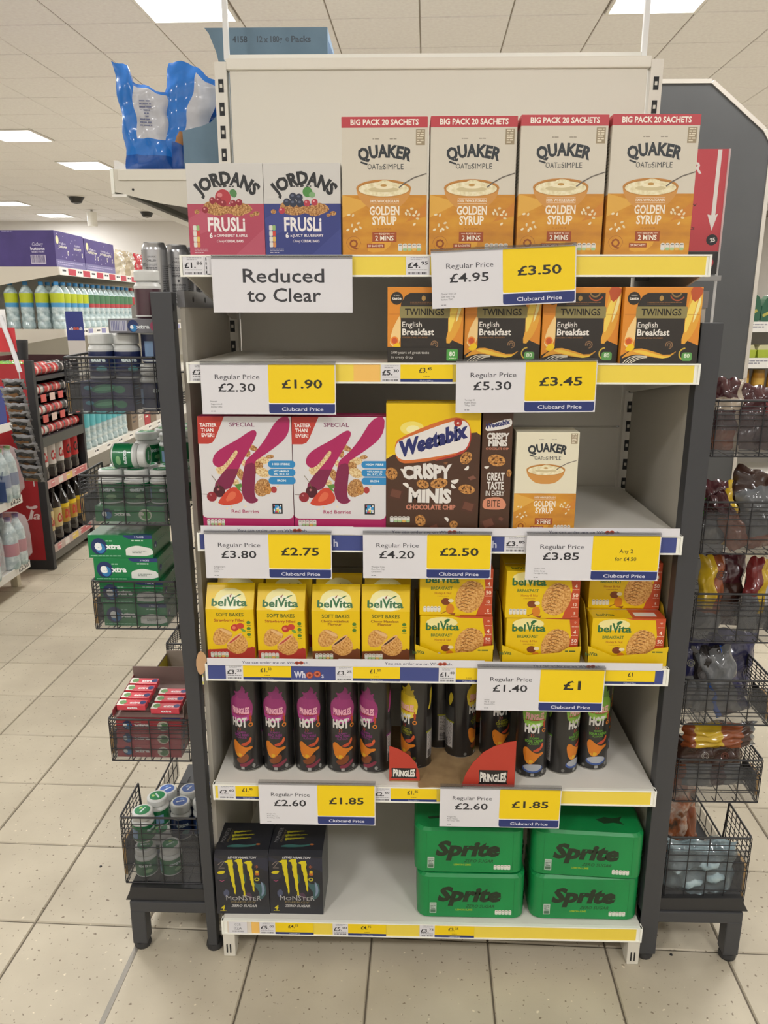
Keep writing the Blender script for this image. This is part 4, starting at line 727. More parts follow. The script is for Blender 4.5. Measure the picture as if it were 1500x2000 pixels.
pe.put((-.0155, .016, Z6), .012, 'left black energy drink pack on the bottom shelf'); pe.put((.1135, .020, Z6), -.004, 'right black energy drink pack on the bottom shelf')
# ---- green can packs
def can_pack():
    t = thing('can_pack', '', 'drink pack'); W, D, H = .256, .133, .123; GR = MN('green_carton', [(.3, '0f7c40'), (.7, '148a47')], 8, .38); r = .026; bm = bmesh.new()
    pts = []
    for cx, cy, a0 in ((W-r, r, -90), (W-r, D-r, 0), (r, D-r, 90), (r, r, 180)): pts += [(cx+r*math.cos(math.radians(a0+k*22.5)), cy+r*math.sin(math.radians(a0+k*22.5))) for k in range(5)]
    mb = MB(); n = len(pts); c = .006; ins = lambda s: [((x-W/2)*(1-2*s/W)+W/2, (y-D/2)*(1-2*s/D)+D/2) for x, y in pts]
    rings = [(ins(c), 0), (pts, c), (pts, H-c), (ins(c), H)]; V = [(x, y, z) for ps_, z in rings for x, y in ps_]
    for k in range(3): mb.add(V[k*n:(k+2)*n], [(i, (i+1) % n, n+(i+1) % n, n+i) for i in range(n)], GR, k == 1)
    mb.add(V[:n], [tuple(range(n-1, -1, -1))], GR); mb.add(V[3*n:], [tuple(range(n))], GR); mb.build('carton', t)
    a = Art(); DK = '22301f'; a.line([(26, 12), (27, 112)], .7, '0a6a34'); a.line([(230, 12), (229, 112)], .7, '0a6a34')
    a.text('Sprite', 122, 52, 36, DK, w=150, b=.055, sh=.25); a.text('ZERO SUGAR', 150, 33, 8, DK, w=68, sh=.25); a.text('LEMON-LIME', 112, 24, 4.6, '8fae2c', w=40, b=.03); a.rect(30, 16, 46, 46, 'a8b8ac', 1); a.rect(32, 18, 44, 26, '4a6a54'); a.lines(32, 40, 44, 3, 4.4, 1.6, '5a6a60'); a.rect(33, 27, 43, 30, '6a7a70'); nutri(a, 186, 14, w=40, cols=('c9d4c6',)*5)
    a.build('printed_front', t, (0, 0, 0)); a = Art(); a.rect(40, 42, 78, 78, '12602f') if False else None
    a.poly([(150, 50), (172, 62), (190, 58), (214, 66), (206, 50), (214, 36), (190, 42), (168, 36)], '1c3a22'); a.poly([(30, 44), (64, 50), (64, 40), (34, 36)], '1c3a22'); a.build('printed_top', t, (0, 0, H), v=(0, 1, 0))
    a = Art(); a.text('Sprite', 52, 46, 32, DK, w=78, b=.05); a.rect(20, 20, 34, 60, '9ab0a0'); a.build('printed_end', t, (W, .0, 0), u=(0, 1, 0)); a.build('printed_end', t, (0, D, 0), u=(0, -1, 0)); return t
pk = Proto(can_pack()); gk = 'green can packs stacked on the bottom shelf'
for x, y, z, rz, l in ((.468, .014, 0, 0, 'lower green can pack of the left stack'), (.461, .018, .1235, .0, 'upper green can pack of the left stack'),
                       (.739, .016, 0, 0, 'lower green can pack of the right stack'), (.736, .020, .1235, -.06, 'upper green can pack of the right stack, turned slightly')):
    pk.put((x, y, Z6+z), rz, l, gk)
# ================================================================ basket stands left and right
def stand(x0, x1, px0, px1, sd, zt):
    """x0..x1 base width, px0..px1 the tall post"""
    t = thing('basket_stand', 'dark grey metal basket stand on the %s of the white shelves' % sd, 'stand', (0, 0, 0))
    for y in (.014, .50):
        zz = zt if y < .1 else 1.5; lx, rx = (.028, -.007) if sd == 'left' else (0, 0)
        pm = MB().bbox(px0, y, .016, px1, y+.032, zz, GREYP, .002); pm.v = [(v[0]+(lx if v[0] < (px0+px1)/2 else -rx)*(1-v[2]/zz), v[1], v[2]) for v in pm.v]; pm.build('post', t)
        o = px0 if sd == 'right' else px1; fx = (x0 if sd == 'left' else x1-.036)
        MB().bbox(fx, y, .016, fx+.036, y+.036, .112, GREYP, .003).build('leg', t)
        MB().bbox(min(fx, px0), y+.001, .108, max(fx+.036, px1), y+.035, .138, GREYP, .003).build('cross_beam', t)
        for cx in (fx+.018, (px0+px1)/2+(.018 if sd == 'left' else 0)):
            MB().lathe([(0, 0, DGREY), (.019, 0, DGREY), (.021, .006, DGREY), (.019, .016, DGREY), (0, .018, DGREY)], 16, (cx, y+.018, 0)).build('foot', t)
    for x in (x0+.004, x1-.03): MB().bbox(x, .05, .112, x+.026, .50, .136, GREYP, .002).build('side_beam', t)
    mb = MB(); mb.prism([(x0-.010, .139), (x1, .139), (x1, .172), (x0+.004, .176), (x0+.002, .165)] if sd == 'left' else [(x0, .139), (x1+.012, .139), (x1-.002, .165), (x1-.004, .176), (x0, .172)], 1, .020, .54, DGREY); mb.build('base_tray', t)
    if sd == 'left':
        sl = MB()
        for z in (1.535, 1.50): sl.box(px1-.002, .018, z-.014, px1+.0006, .026, z, SLOT)
        tag(sl.build('slots', t), kind='stuff')
    return t
stand(-.228, -.03, -.070, -.027, 'left', 1.557)
stand(1.045, 1.243, 1.002, 1.045, 'right', 1.5)
def basket(label, x0, x1, z0, z1, sd, y0=.030, y1=.47, liner=True, solid=False, tall=.13, card=True):
    t = thing('wire_basket', label, 'basket', (x0, y0, z0), 0, 'black wire baskets on the stands'); w_ = x1-x0; h = z1-z0; d = y1-y0; r = .0011
    ox = 0 if sd == 'left' else w_; ix = w_-ox; sgn = 1 if sd == 'left' else -1
    # rim
    MB().wire([(ix, tall, h*.95), (ix, .004, h), (ix+sgn*-.006, 0, h), (ox+sgn*.006, 0, h), (ox, .006, h), (ox, tall, h+.003), (ox, tall+.012, h*.45), (ox, d, h*.45), (ix, d, h*.45)], .0026, DGREY, 6).build('rim', t)
    hz = [0, .10, .17, .24, .33, .45, .72, 1.0]; zs = [h*(1-q) for q in hz]; mb = MB()
    for z in zs[1:]: mb.wire([(0, 0, z), (w_, 0, z)], r if z > 0 else .002, WIRE)
    for k in range(5): x = w_*(.02+.24*k); mb.wire([(x, -.001, h), (x, -.001, 0), (x, .02, -.001)], r*1.15, WIRE)
    tag(mb.build('front_grid', t), kind='stuff')
    mb = MB()
    for xx, full in ((ox, 1), (ix, 0)):
        for k in range(7): y = tall*k/6; mb.wire([(xx, y, 0), (xx, y, h*(1 if full else .9))], r, WIRE)
        for k in range(7): z = h*(.55+.45*k/6); mb.wire([(xx, 0, z), (xx, tall, z)], r, WIRE)
        for k in range(1, 9): y = tall+(d-tall)*k/8; mb.wire([(xx, y, 0), (xx, y, h*.45)], r, WIRE)
        for z in (0, h*.22): mb.wire([(xx, 0, z), (xx, d, z)], r*1.2, WIRE)
    tag(mb.build('side_grid', t), kind='stuff'); mb = MB()
    for k in range(1, 12): y = d*k/12; mb.wire([(0, y, 0), (w_, y, 0)], r, WIRE)
    for k in range(1, 5): mb.wire([(w_*k/5, 0, 0), (w_*k/5, d, 0)], r, WIRE)
    tag(mb.build('bottom_grid', t), kind='stuff')
    if liner:
        mb = MB(); mb.box(.004, .003, .0015, w_-.004, .0042, h*.80, CLEAR); mb.box(.004 if ox == 0 else w_-.0052, .003, .0015, .0052 if ox == 0 else w_-.004, d, h*.42, CLEAR); mb.build('clear_liner', t)
    if card:
        o = MB(); a, b = sorted((ox-sgn*.002, ox-sgn*.005)); o.box(a, .03, h*.02, b, .10, h*.52, DGREY); a, b = sorted((ox-sgn*.0055, ox-sgn*.012)); o.box(a, .028, h*.0, b, .07, h*.52, M('b08d58', .6)); o.build('label_holder', t)
    return t
ORD = ['first', 'second', 'third', 'fourth', 'fifth', 'sixth', 'seventh', 'eighth', 'ninth', 'tenth', 'eleventh', 'twelfth']
LB = [(1.318, 1.430), (1.081, 1.187), (.843, .953), (.515, .620), (.181, .362)]
for i, (a_, b_) in enumerate(LB): basket('wire basket on the left stand, %s from the top, holding %s' % (ORD[i], ('dark blue gum', 'green gum pots', 'green gum boxes', 'red gum boxes', 'loose gum pots')[i]), (-.260, -.254, -.248, -.241, -.237)[i], (-.073, -.067, -.062, -.056, -.050)[i], a_, b_, 'left')
basket('wire basket behind the red gum boxes on the left stand', -.247, -.060, .515, .60, 'left', .485, .90, False, card=False)
RB = [(1.235, 1.348), (1.027, 1.139), (.826, .937), (.627, .735), (.430, .538), (.133, .333)]
for i, (a_, b_) in enumerate(RB): basket('wire basket on the right stand, %s from the top' % ORD[i], 1.053, 1.246, a_, b_, 'right')
# ---- gum pots and boxes
def gum_pot(body, lidtop, name, word=True):
    t = thing('gum_pot', '', 'gum pot'); B = M(body, .3, coat=.4); WH = M('c9cbc8', .35); r = .0225
    MB().lathe([(0, 0, B), (r-.002, 0, B), (r, .003, WH), (r, .006, B), (r, .052, WH), (r, .056, WH), (r-.003, .062, WH), (r-.005, .064, WH), (r-.005, .066, WH)], 20).build('pot', t)
    mb = MB(); pr_ = [(r-.002, .0655, WH), (r-.0015, .067, WH), (r-.0015, .081, WH), (r-.003, .084, WH), (r-.006, .0845, WH), (0, .0845, WH)]; mb.lathe(pr_, 20); mb.build('lid', t)
    if lidtop: a = Art(); a.ell(0, 0, 15.5, 15.5, lidtop); a.text('extra', 0, -2, 4.5, 'dfe6ea', w=18, b=.04); a.ell(4, 7, 4, 3, '9fc46a' if lidtop == '0c7a44' else '5f8ac9'); a.build('printed_lid', t, (0, 0, .0846), v=(0, 1, 0))
    a = Art()
    if word: a.text('extra', 0, 34, 9, 'c9d6d6', w=27, b=.05); a.ell(6, 20, 9, 6, '7fae7c' if body[0:2] in ('0f', '0c') else '4f8a8c'); a.rect(30, 12, 44, 40, 'a9c2b4'); a.rect(-48, 12, -32, 40, '7f9cc0')
    a.build('printed_label', t, (0, 0, 0), wrap=r); t.scale = (1.2, 1.2, 1.12); return t
GN = Proto(gum_pot('1d2850', None, 'n')); GG = Proto(gum_pot('0f6a3c', '0c7a44', 'g')); GB = Proto(gum_pot('20335c', '1f4f9c', 'b')); GP = Proto(gum_pot('4a3038', None, 'p', False))
gg = 'gum pots in the left baskets'
def gum_box(name, label, w_, h_, d_, col, x, y, z, rz=0, fruit=None, grp=None, kind=0):
    t = thing(name, label, 'gum box', (x, y, z), rz, grp); C_ = M(col, .32, coat=.3); MB().bbox(0, 0, 0, w_, d_, h_, C_, .0012).build('carton', t); W, H = w_*1000, h_*1000; a = Art()
    if kind == 0:
        a.ell(W*.17, H*.50, H*.34, H*.36, '1f3060'); a.ell(W*.19, H*.42, H*.2, H*.22, '2f78b0'); a.text('e', W*.10, H*.37, H*.40, 'e9eef0', al='l', b=.05); a.text('xtra', W*.27, H*.40, H*.22, 'e9eef0', w=W*.24, al='l', b=.05); a.lines(W*.28, H*.72, W*.38, 1, 2, H*.05, '8fc0a4')
        if fruit: a.ell(W*.72, H*.45, H*.42, H*.38, fruit[0]); a.ell(W*.73, H*.42, H*.30, H*.28, fruit[1]); a.ell(W*.68, H*.5, H*.1, H*.1, 'dcdcd0')
        else:
            a.poly([(W*.55, H), (W*.57, H*.90), (W*.64, H*.84), (W, H*.84), (W, H)], '27346f'); a.text('3 PACKS', W*.8, H*.88, H*.07, 'c9cfe0', b=.02); a.lines(W*.68, H*.74, W*.86, 1, 2, H*.05, 'b9d6c4'); a.poly([(W*.58, H*.22), (W*.58, H*.42), (W*.66, H*.50), (W*.76, H*.56), (W*.86, H*.50), (W, H*.42), (W, H*.1), (W*.58, H*.1)], 'd6d9d4', 1); a.lines(W*.68, H*.3, W*.9, 2, 4, 1.4, '6a7a70'); a.lines(4, 4, W*.5, 1, 2, 2, '8fc0a4')
    else:
        a.ell(W*.45, H*.5, H*.9, H*.3, '2f7a60', .1); a.ell(W*.45, H*.5, H*.7, H*.14, '63b08c', .1); a.ell(W*.75, H*.45, H*.4, H*.26, '3c8a68'); a.ell(W*.14, H*.55, H*.3, H*.14, '4f9ab0')
    a.build('printed_front', t, (0, 0, 0)); a = Art()
    if kind == 0: a.ell(20, H*.5, 8, 8, '27346f'); a.text('e', 20, H*.4, 8, 'dfe6ea', b=.04); a.lines(34, H*.6, d_*900, 2, 5, 2, '8fc0a4')
    else: a.lines(10, H*.6, d_*900, 2, 5, 2, '4f8ab0')
    a.build('printed_side', t, (w_, 0, 0), u=(0, 1, 0)); a = Art(); a.ell(W*.3, d_*300, 16, 6, 'cfe0d4') if kind == 0 else a.ell(W*.3, d_*300, 16, 6, '2f7a60'); a.rect(W*.7, 2, W-2, 8, '27346f'); a.build('printed_top', t, (0, 0, h_), v=(0, 1, 0)); return t
# top basket
gum_box('gum_box', 'lower dark blue gum box in the top left basket', .108, .030, .11, '1d2656', -.236, .046, 1.3205, kind=1); gum_box('gum_box', 'upper dark blue gum box in the top left basket', .108, .030, .11, '1d2656', -.238, .048, 1.351, kind=1)
for i, (x, y, z) in enumerate(((-.208, .10, 1.3815), (-.152, .098, 1.3815), (-.094, .074, 1.3205), (-.094, .130, 1.3205), (-.096, .105, 1.4158), (-.094, .186, 1.3205), (-.180, .156, 1.3815))):
    GN.put((x, y, z), .4*i, ('left dark blue gum pot standing on the blue boxes', 'second dark blue gum pot standing on the blue boxes', 'dark blue gum pot low at the right of the top basket', 'dark blue gum pot behind the low one in the top basket', 'dark blue gum pot raised on another beside the post', 'dark blue gum pot deep in the top basket by the post', 'dark blue gum pot behind the two on the boxes')[i], gg)
t = thing('gum_display_box', 'grey extra gum carton lying across the pot lids in the top left basket', 'gum box', (-.170, .05, 1.4775)); MB().bbox(0, 0, 0, .112, .10, .028, M('6a6a70', .4), .001).build('carton', t)
a = Art(); a.rect(4, 4, 38, 25, 'b4b6c4'); a.bars(6, 5, 36, 24, '6c6f96', 9); a.ell(50, 14, 11, 12, '1f3060'); a.ell(51, 10, 7, 7, '2f78b0'); a.text('e', 44, 9, 9, 'e9eef0', al='l', b=.06); a.text('xtra', 56, 9, 7.5, 'd9dde0', w=28, al='l', b=.04); a.ell(98, 14, 13, 12, '9c3a5c'); a.ell(99, 12, 8, 8, 'c98a9c'); a.build('printed_front', t, (0, 0, 0))
GP.put((-.096, .085, 1.506), 0, 'white lidded gum pot standing highest beside the left post', gg)
# second basket
gum_box('gum_box', 'green gum box lying under the pots in the second left basket', .150, .034, .12, '117a44', -.232, .045, 1.0835, fruit=('cfd6c4', '4f9a4c'))
for i in range(3): GG.put((-.205+.056*i, .082, 1.118), .3*i, '%s green gum pot from the left on the green box' % ORD[i], gg).scale = (1.2, 1.2, .88)
for i in range(3): GG.put((-.200+.056*i, .136, 1.118), .9*i, '%s green gum pot of the row behind, second left basket' % ORD[i], gg).scale = (1.2, 1.2, .88)
GG.put((-.195, .085, 1.2205), 0, 'green gum pot lying on its side across the lids', gg, rot=(0, PI/2, 0))
for i, (x, y, z) in enumerate(((-.165, .215, 1.0835), (-.105, .20, 1.0835), (-.165, .215, 1.1785), (-.105, .20, 1.1785), (-.138, .272, 1.0835), (-.082, .262, 1.0835), (-.138, .272, 1.1785), (-.082, .262, 1.1785), (-.150, .34, 1.0835), (-.092, .34, 1.0835), (-.150, .34, 1.1785), (-.092, .34, 1.1785))):
    GG.put((x, y, z), .5*i, 'green gum pot, %s layer of the big pile, %s' % ('lower' if z < 1.1 else 'upper', ('left in the front row', 'right in the front row', 'left in the middle row', 'right in the middle row', 'left in the last row', 'right in the last row')[(i % 2)+2*(i//4)]), gg)
# third basket
for i, (x, z) in enumerate(((-.232, .8455), (-.236, .898), (-.244, .9505), (-.252, 1.003))):
    gum_box('gum_box', '%s green gum box from the bottom of the pile in the third left basket' % ORD[i], .140, .052, .13, '117a44', x, .040, z, 0, None, 'green gum boxes piled in the third left basket')
# fourth basket
for i in range(3): gum_box('gum_box', '%s red gum box from the bottom in the fourth left basket' % ORD[i], .150, .0325, .12, 'a83a44', -.232+.002*i, .040, .5175+.033*i, 0, ('c9c4b4', '4f7a4c'), 'red gum boxes in the fourth left basket')
t = thing('gum_tray', 'open grey brown tray of pink gum packs on the red boxes', 'tray', (-.236, .045, .6175), rot=(.10, 0, 0)); TC_ = M('7c6862', .6)
mb = MB(); mb.box(0, 0, 0, .165, .15, .0015, TC_); mb.box(0, 0, 0, .0015, .15, .018, M('8a3c40', .5)); mb.box(.1635, 0, 0, .165, .15, .03, TC_); mb.box(0, .1485, 0, .165, .15, .042, TC_); mb.build('tray', t)
def gum_pack(col, cc):
    t = thing('gum_pack', '', 'gum pack'); MB().bbox(0, 0, 0, .066, .022, .014, M(col, .3, coat=.3), .001).build('wrapper', t); a = Art(); a.rect(0, 0, 16, 22, 'd9d6cc'); a.ell(12, 11, 8, 8, cc); a.text('extra', 40, 6, 8, 'eee6e6', w=24, b=.04); a.ell(58, 11, 7, 7, '27346f'); a.build('printed_top', t, (0, 0, .014), v=(0, 1, 0)); a = Art(); a.text('extra', 36, 4, 6, 'eee6e6', w=24, b=.04); a.build('printed_front', t, (0, 0, 0)); return t
gpk = Proto(gum_pack('d04552', '5f8a4c'))
for j in range(2):
    for i in range(4 if j == 0 else 3):
        y = .052+.030*i; gpk.put((-.228+.078*j, y, .6225+(y-.045)*.1+(.0 if j else .008)), 0, '%s pink gum pack from the front in the %s row of the open tray' % (ORD[i], 'left' if j == 0 else 'right'), 'pink gum packs in the open tray', rot=(.10, 0, 0))
t = thing('gum_tray', 'grey tray of yellow gum packs behind the pink ones', 'tray', (-.236, .25, .535)); mb = MB(); mb.box(0, 0, 0, .17, .20, .0015, TC_)
for b_ in ((0, 0, 0, .17, .0015, .06), (0, .1985, 0, .17, .20, .062), (0, 0, 0, .0015, .20, .055), (.1685, 0, 0, .17, .20, .055)): mb.box(*b_, M('9a8f86', .6))
mb.box(.0016, .05, 0, .0022, .197, .05, M('b5a92c', .5)); mb.build('tray', t)
gy = Proto(gum_pack('d9cb1e', '5f9a4c'))
for i in range(4): gy.put((-.224+.036*i, .36, .556), 0, '%s yellow gum pack from the left in the grey tray' % ORD[i], 'yellow gum packs in the grey tray', rot=(PI/2*.72, 0, PI/2*0)) if False else gy.put((-.205+.036*i, .315, .5375), PI/2, '%s yellow gum pack from the left in the grey tray' % ORD[i], 'yellow gum packs in the grey tray', rot=(0, -.35, PI/2))
# fifth basket
for i, (x, y) in enumerate(((-.205, .20), (-.148, .205), (-.198, .258), (-.140, .262), (-.092, .215), (-.084, .272))): GB.put((x, y, .183+.0), .4*i, '%s blue lidded gum pot at the back of the lowest left basket' % ORD[i], gg).scale = (1.2, 1.2, 1.2)
for i, (x, y, z, l) in enumerate(((-.198, .070, .183, 'green gum pot at the bottom left of the lowest basket'), (-.138, .075, .183, 'green gum pot at the bottom right of the lowest basket'), (-.198, .072, .2785, 'green lidded gum pot stacked on the bottom left one'), (-.180, .130, .183, 'green gum pot behind the stacked pair'), (-.180, .130, .2785, 'tilted green lidded gum pot behind the stacked pair'))): GG.put((x, y, z), .2+.5*i, l, gg)
# ================================================================ film pouches
def pouch(name, label, cat, w_, h_, t_, fn, loc, rz=0, lean=0, seed=1, grp=None, parts=None, tiltx=0, nu=14, nv=18, skew=None, crumple=1.0):
    """pillow bag, bottom at the origin; fn(u, v) picks the film colour; skew moves the outline (u,v)->(dx,dz)"""
    rn = random.Random(seed); t = thing(name, label, cat, loc, 0, grp, rot=(tiltx, lean, rz)); mb = MB(); N = {}
    ph = [rn.uniform(0, 6) for _ in range(8)]
    def pt(i, j, s):
        u, v = i/nu, j/nv; e = (1-abs(2*u-1)**2.6)*(1-abs(2*v-1)**3.2); th = t_/2*max(0, e)**.6
        c = crumple*.0035*(math.sin(u*13+v*9+ph[0]+s)+math.sin(v*23-u*7+ph[1])+.6*math.sin(u*31+ph[2]+v*17))*min(1, e*3+.15)
        x = (u-.5)*w_*(1-.05*math.sin(v*PI)); z = v*h_; x += crumple*.003*math.sin(v*19+ph[3]); z += crumple*.003*math.sin(u*17+ph[4])*v
        if skew: dx, dz = skew(u, v); x += dx; z += dz
        return (x, -s*th-c, z)
    for s in (1, -1):
        V = [pt(i, j, s) for j in range(nv+1) for i in range(nu+1)]
        for j in range(nv):
            for i in range(nu):
                a_ = j*(nu+1)+i; q = [V[a_], V[a_+1], V[a_+nu+2], V[a_+nu+1]]
                mb.face(q if s == 1 else q[::-1], fn((i+.5)/nu, (j+.5)/nv, s), True)
    o = mb.build('film', t); bm = bmesh.new(); bm.from_mesh(o.data); bmesh.ops.remove_doubles(bm, verts=bm.verts[:], dist=.00005)
    bm.to_mesh(o.data); bm.free(); return t
def film(h, rough=.22): return M(h, rough, coat=.5)
# blue crisps bags on the high shelf at the top left
BL = film('1f6fc4'); BL2 = film('1a4f9c'); WF = film('b9bac0', .3); GOLD = M('9a6a3a', .4)
def f1(u, v, s): return (WF if (u > .38 and .36 < v < .93) else BL2 if v < .16 else BL)
HS = 1.868
pouch('crisps_bag', 'leftmost blue and white crisps bag on the high shelf', 'crisps bag', .120, .228, .05, f1, (-.232, .60, HS), .05, .02, 3, 'blue crisps bags on the high shelf', skew=lambda u, v: (-.012*v+.02*v*v*(u-.5), (-.040*u if v > .5 else 0)*(v-.5)*2.2+(.03 if u < .3 else 0)*v*v))
pouch('crisps_bag', 'middle blue crisps bag, taller and leaning right', 'crisps bag', .135, .245, .045, lambda u, v, s: (WF if (u > .55 and .40 < v < .96) else BL2 if (v < .3 and u > .4) else GOLD if (.5 < u < .62 and .3 < v < .38) else BL), (-.178, .615, HS), .0, .30, 5, 'blue crisps bags on the high shelf', skew=lambda u, v: (0, .02*(1-abs(u-.35)*2)*v))
pouch('crisps_bag', 'right blue and white crisps bag, creased, against the blue carton', 'crisps bag', .165, .215, .05, lambda u, v, s: (BL if (v < .48 or abs(u-.55-(v-.7)*-.6) < .09) else M('8f9198', .3, coat=.4) if u < .4 else WF), (-.100, .66, HS), -.05, .16, 9, 'blue crisps bags on the high shelf', crumple=1.7)
a = Art()
for i in range(9): a.lines(0, 60-i*7, 26+4*math.sin(i), 1, 3, 3, '5a6080', i)
a.build('printed_text', bpy.data.objects['crisps_bag'], (-.012, -.0285, .10))
# blue shipping carton
t = thing('shipping_carton', 'blue cardboard carton marked 12 x 180g Packs behind the top of the shelves', 'carton', (0, .572, HS)); BC = MN('blue_cardboard', [(.3, '627a8c'), (.7, '6c8699')], 12, .7, obj=True)
face = [(-.135, 0), (.235, 0), (.235, .322), (-.066, .322)]+[(-.056, .31), (-.040, .27), (-.030, .225), (-.026, .18), (-.032, .150), (-.045, .128), (-.062, .112), (-.085, .103), (-.110, .098), (-.135, .092)]
MB().prism(face, 1, 0, .003, BC).build('side_wall', t); MB().prism(face, 1, .30, .303, BC).build('side_wall', t)
MB().box(.232, .003, 0, .235, .30, .322, M('8ea8c4', .7)).build('end_wall', t); MB().prism([(.235, .17), (.235, .30), (.285, .17)], 1, .02, .022, M('9db4d0', .7)).build('torn_flap', t)
MB().box(-.13, .003, 0, .23, .30, .003, BC).build('base', t)
a = Art(); a.text('4158', -26+28, 290, 13, '34424e', w=36, al='l', b=.03); a.text('12 x 180g', 62+0, 290, 13, '45525e', w=62, al='l', b=.03); a.text('e', 132, 291, 14, '45525e', al='l'); a.text('Packs', 146, 290, 13, '45525e', w=48, al='l', b=.03); a.build('printed_text', t, (0, 0, 0))
# the run of shelving behind, seen end on at the left
run = thing('shelving_run', 'white shelving run behind the unit, its high shelf end jutting out at the left', 'shelf unit')
MB().box(.05, .56, 0, .95, 3.6, 1.45, M('8a857c', .6)).build('core', run); MB().box(.48, .56, 1.45, .52, 3.6, 2.0, CREAM).build('back_panel', run)
s = MB().box(-.312, .56, HS-.024, .48, 3.4, HS, CREAM).build('shelf', run)
MB().prism([(-.312, HS), (-.312+.6, HS), (.288, HS-.155), (-.20, HS-.080), (-.318, HS-.052)], 1, .553, .560, M('cfcabd', .5)).build('shelf_end', s)
MB().bbox(-.300, .548, HS-.026, .30, .553, HS-.002, M('d9d5c9', .5), .001).build('end_lip', s); mb = MB(); mb.cyl((-.265, .5515, HS-.048), (-.265, .5535, HS-.048), .003, SLOT, 8); mb.build('hole', s)
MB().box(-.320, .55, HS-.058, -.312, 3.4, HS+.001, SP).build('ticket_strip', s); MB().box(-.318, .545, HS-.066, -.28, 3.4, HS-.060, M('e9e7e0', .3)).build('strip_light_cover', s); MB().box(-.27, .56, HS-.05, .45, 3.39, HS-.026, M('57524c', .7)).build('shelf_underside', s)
MB().prism([(-.326, HS+.0), (-.326, HS+.028), (-.318, HS+.030), (-.26, HS+.001)], 1, .60, 1.0, clearmat('clear_riser', mix=.35)).build('clear_riser', s)
s = MB().box(-.29, .56, 1.515, .48, 3.4, 1.535, CREAM).build('shelf', run); MB().box(-.295, .556, 1.50, .0, .559, 1.535, M('8d8b86', .5)).build('shelf_end', s)
# silver drink cans on that run
def drink_can():
    t = thing('drink_can', '', 'drink can'); SL = M('b4b5b8', .28, metal=.75); r = .033
    MB().lathe([(0, .002, SL), (r-.008, 0, SL), (r, .008, SL), (r, .142, SL), (r-.001, .148, SL), (r-.006, .158, SL), (r-.006, .161, SL), (r-.008, .158, SL), (0, .157, SL)], 24).build('can', t)
    a = Art(); DK = '4c4c52'; a.text('BREWED', -30, 100, 8, DK, w=26); a.text('DRINK', 2, 122, 4, DK, w=22); a.text('CHILLED', 0, 112, 4.5, DK, w=26, b=.02)
    a.lines(-16, 104, 14, 8, 4, 1.6, DK, 2); a.ell(0, 66, 3, 4, DK); a.lines(-18, 56, 20, 10, 3.8, 1.5, DK, 8); a.ring(-6, 14, 9, 2, DK); a.text('V', -6, 10, 8, DK, b=.03); a.rect(26, 20, 34, 40, DK); a.lines(28, 100, 56, 18, 5, 1.8, DK, 3); a.lines(-70, 110, -40, 18, 5, 1.8, DK, 4); a.text('UG', -46, 130, 12, '3c3c40', b=.03)
    a.build('printed_wrap', t, (0, 0, 0), wrap=r); return t
dc = Proto(drink_can())
for x, y, rz, l in ((-.238, .605, 0, 'nearest silver drink can beside the top of the left post'), (-.20, .68, .3, 'silver drink can just behind the nearest one'), (-.175, .76, .9, 'third silver drink can, half hidden'), (-.085, .60, .4, 'silver drink can by the £1.86 ticket, left'), (-.012, .615, 1.2, 'silver drink can half behind the £1.86 ticket'), (-.045, .70, .1, 'silver drink can in the second row by the £1.86 ticket')): dc.put((x, y, 1.535), rz, l, 'silver drink cans behind the unit')
t = thing('shelf_sign', 'small grey brown rounded shelf sign above the silver cans', 'sign', (-.075, .80, 1.535)); MB().prism(sm_([(0, 0), (.10, 0), (.10, .225), (.085, .235), (.015, .235), (0, .225)], 1), 1, 0, .002, M('8c8074', .6)).build('board', t); a = Art(); a.line([(30, 200), (34, 192), (60, 190)], 5, 'e0dcd4'); a.build('printed_mark', t, (0, 0, 0))
# ================================================================ pouches in the right baskets
MRN = film('421e22'); BRN = film('3a241c'); CRM = film('a89a88'); YLF = film('b8981e'); ORF = film('80411f'); NVF = film('26264a'); BLF = film('2a5ab0'); SLV = film('626466', .15); RDF = film('6c2424'); GRF = film('3a9a2a'); DKF = film('231f20'); PBL = MN('pale_blue_film', [(.35, '5d6e74'), (.5, '7f949c'), (.65, '9db0b6')], 25, .2, coat=.6); PCH = MN('bread_bag_film', [(.38, '55402f'), (.46, '9c5a34'), (.55, 'b9a494'), (.62, '7c4a2c')], 22, .25, coat=.5)
GRP = 'film bags in the right baskets'
def P_(label, w_, h_, x, y, z, fn, seed, lean=0, th=.04, rz=0, tiltx=-.12, logo=None, cr=.9):
    t = pouch('sweet_bag', label, 'sweet bag', w_, h_, th, fn, (x, y, z), rz, lean, seed, GRP, tiltx=tiltx, crumple=cr)
    if logo: a = Art(); a.ring(0, 0, logo[1], 1.6, logo[0]); a.ring(0, 0, logo[1]*.55, 1.4, logo[0]); a.build('printed_mark', t, (logo[2], -th/2-.006, logo[3]))
    return t
P_('maroon sweet bag with a cream band in the top right basket, by the post', .07, .150, 1.095, .085, 1.239, lambda u, v, s: CRM if (.55 < v < .72 or u > .8) else MRN if v > .3 else ORF, 1, .04)
P_('second maroon sweet bag in the top right basket', .075, .135, 1.150, .09, 1.239, lambda u, v, s: CRM if u > .75 else MRN, 2, .12)
P_('dark red bag at the right edge of the top right basket', .08, .10, 1.205, .07, 1.239, lambda u, v, s: MRN if v < .7 else RDF, 3, .1)
P_('clear bag lying along the back of the top right basket', .12, .09, 1.17, .18, 1.239, lambda u, v, s: SLV if u > .5 else MRN, 13, 0, rz=.2)
P_('dark brown bag with a gold ring mark in the second right basket', .115, .16, 1.165, .12, 1.031, lambda u, v, s: YLF if (u > .90) else BRN, 4, .30, logo=('8a7a5c', 10, .02, .115))
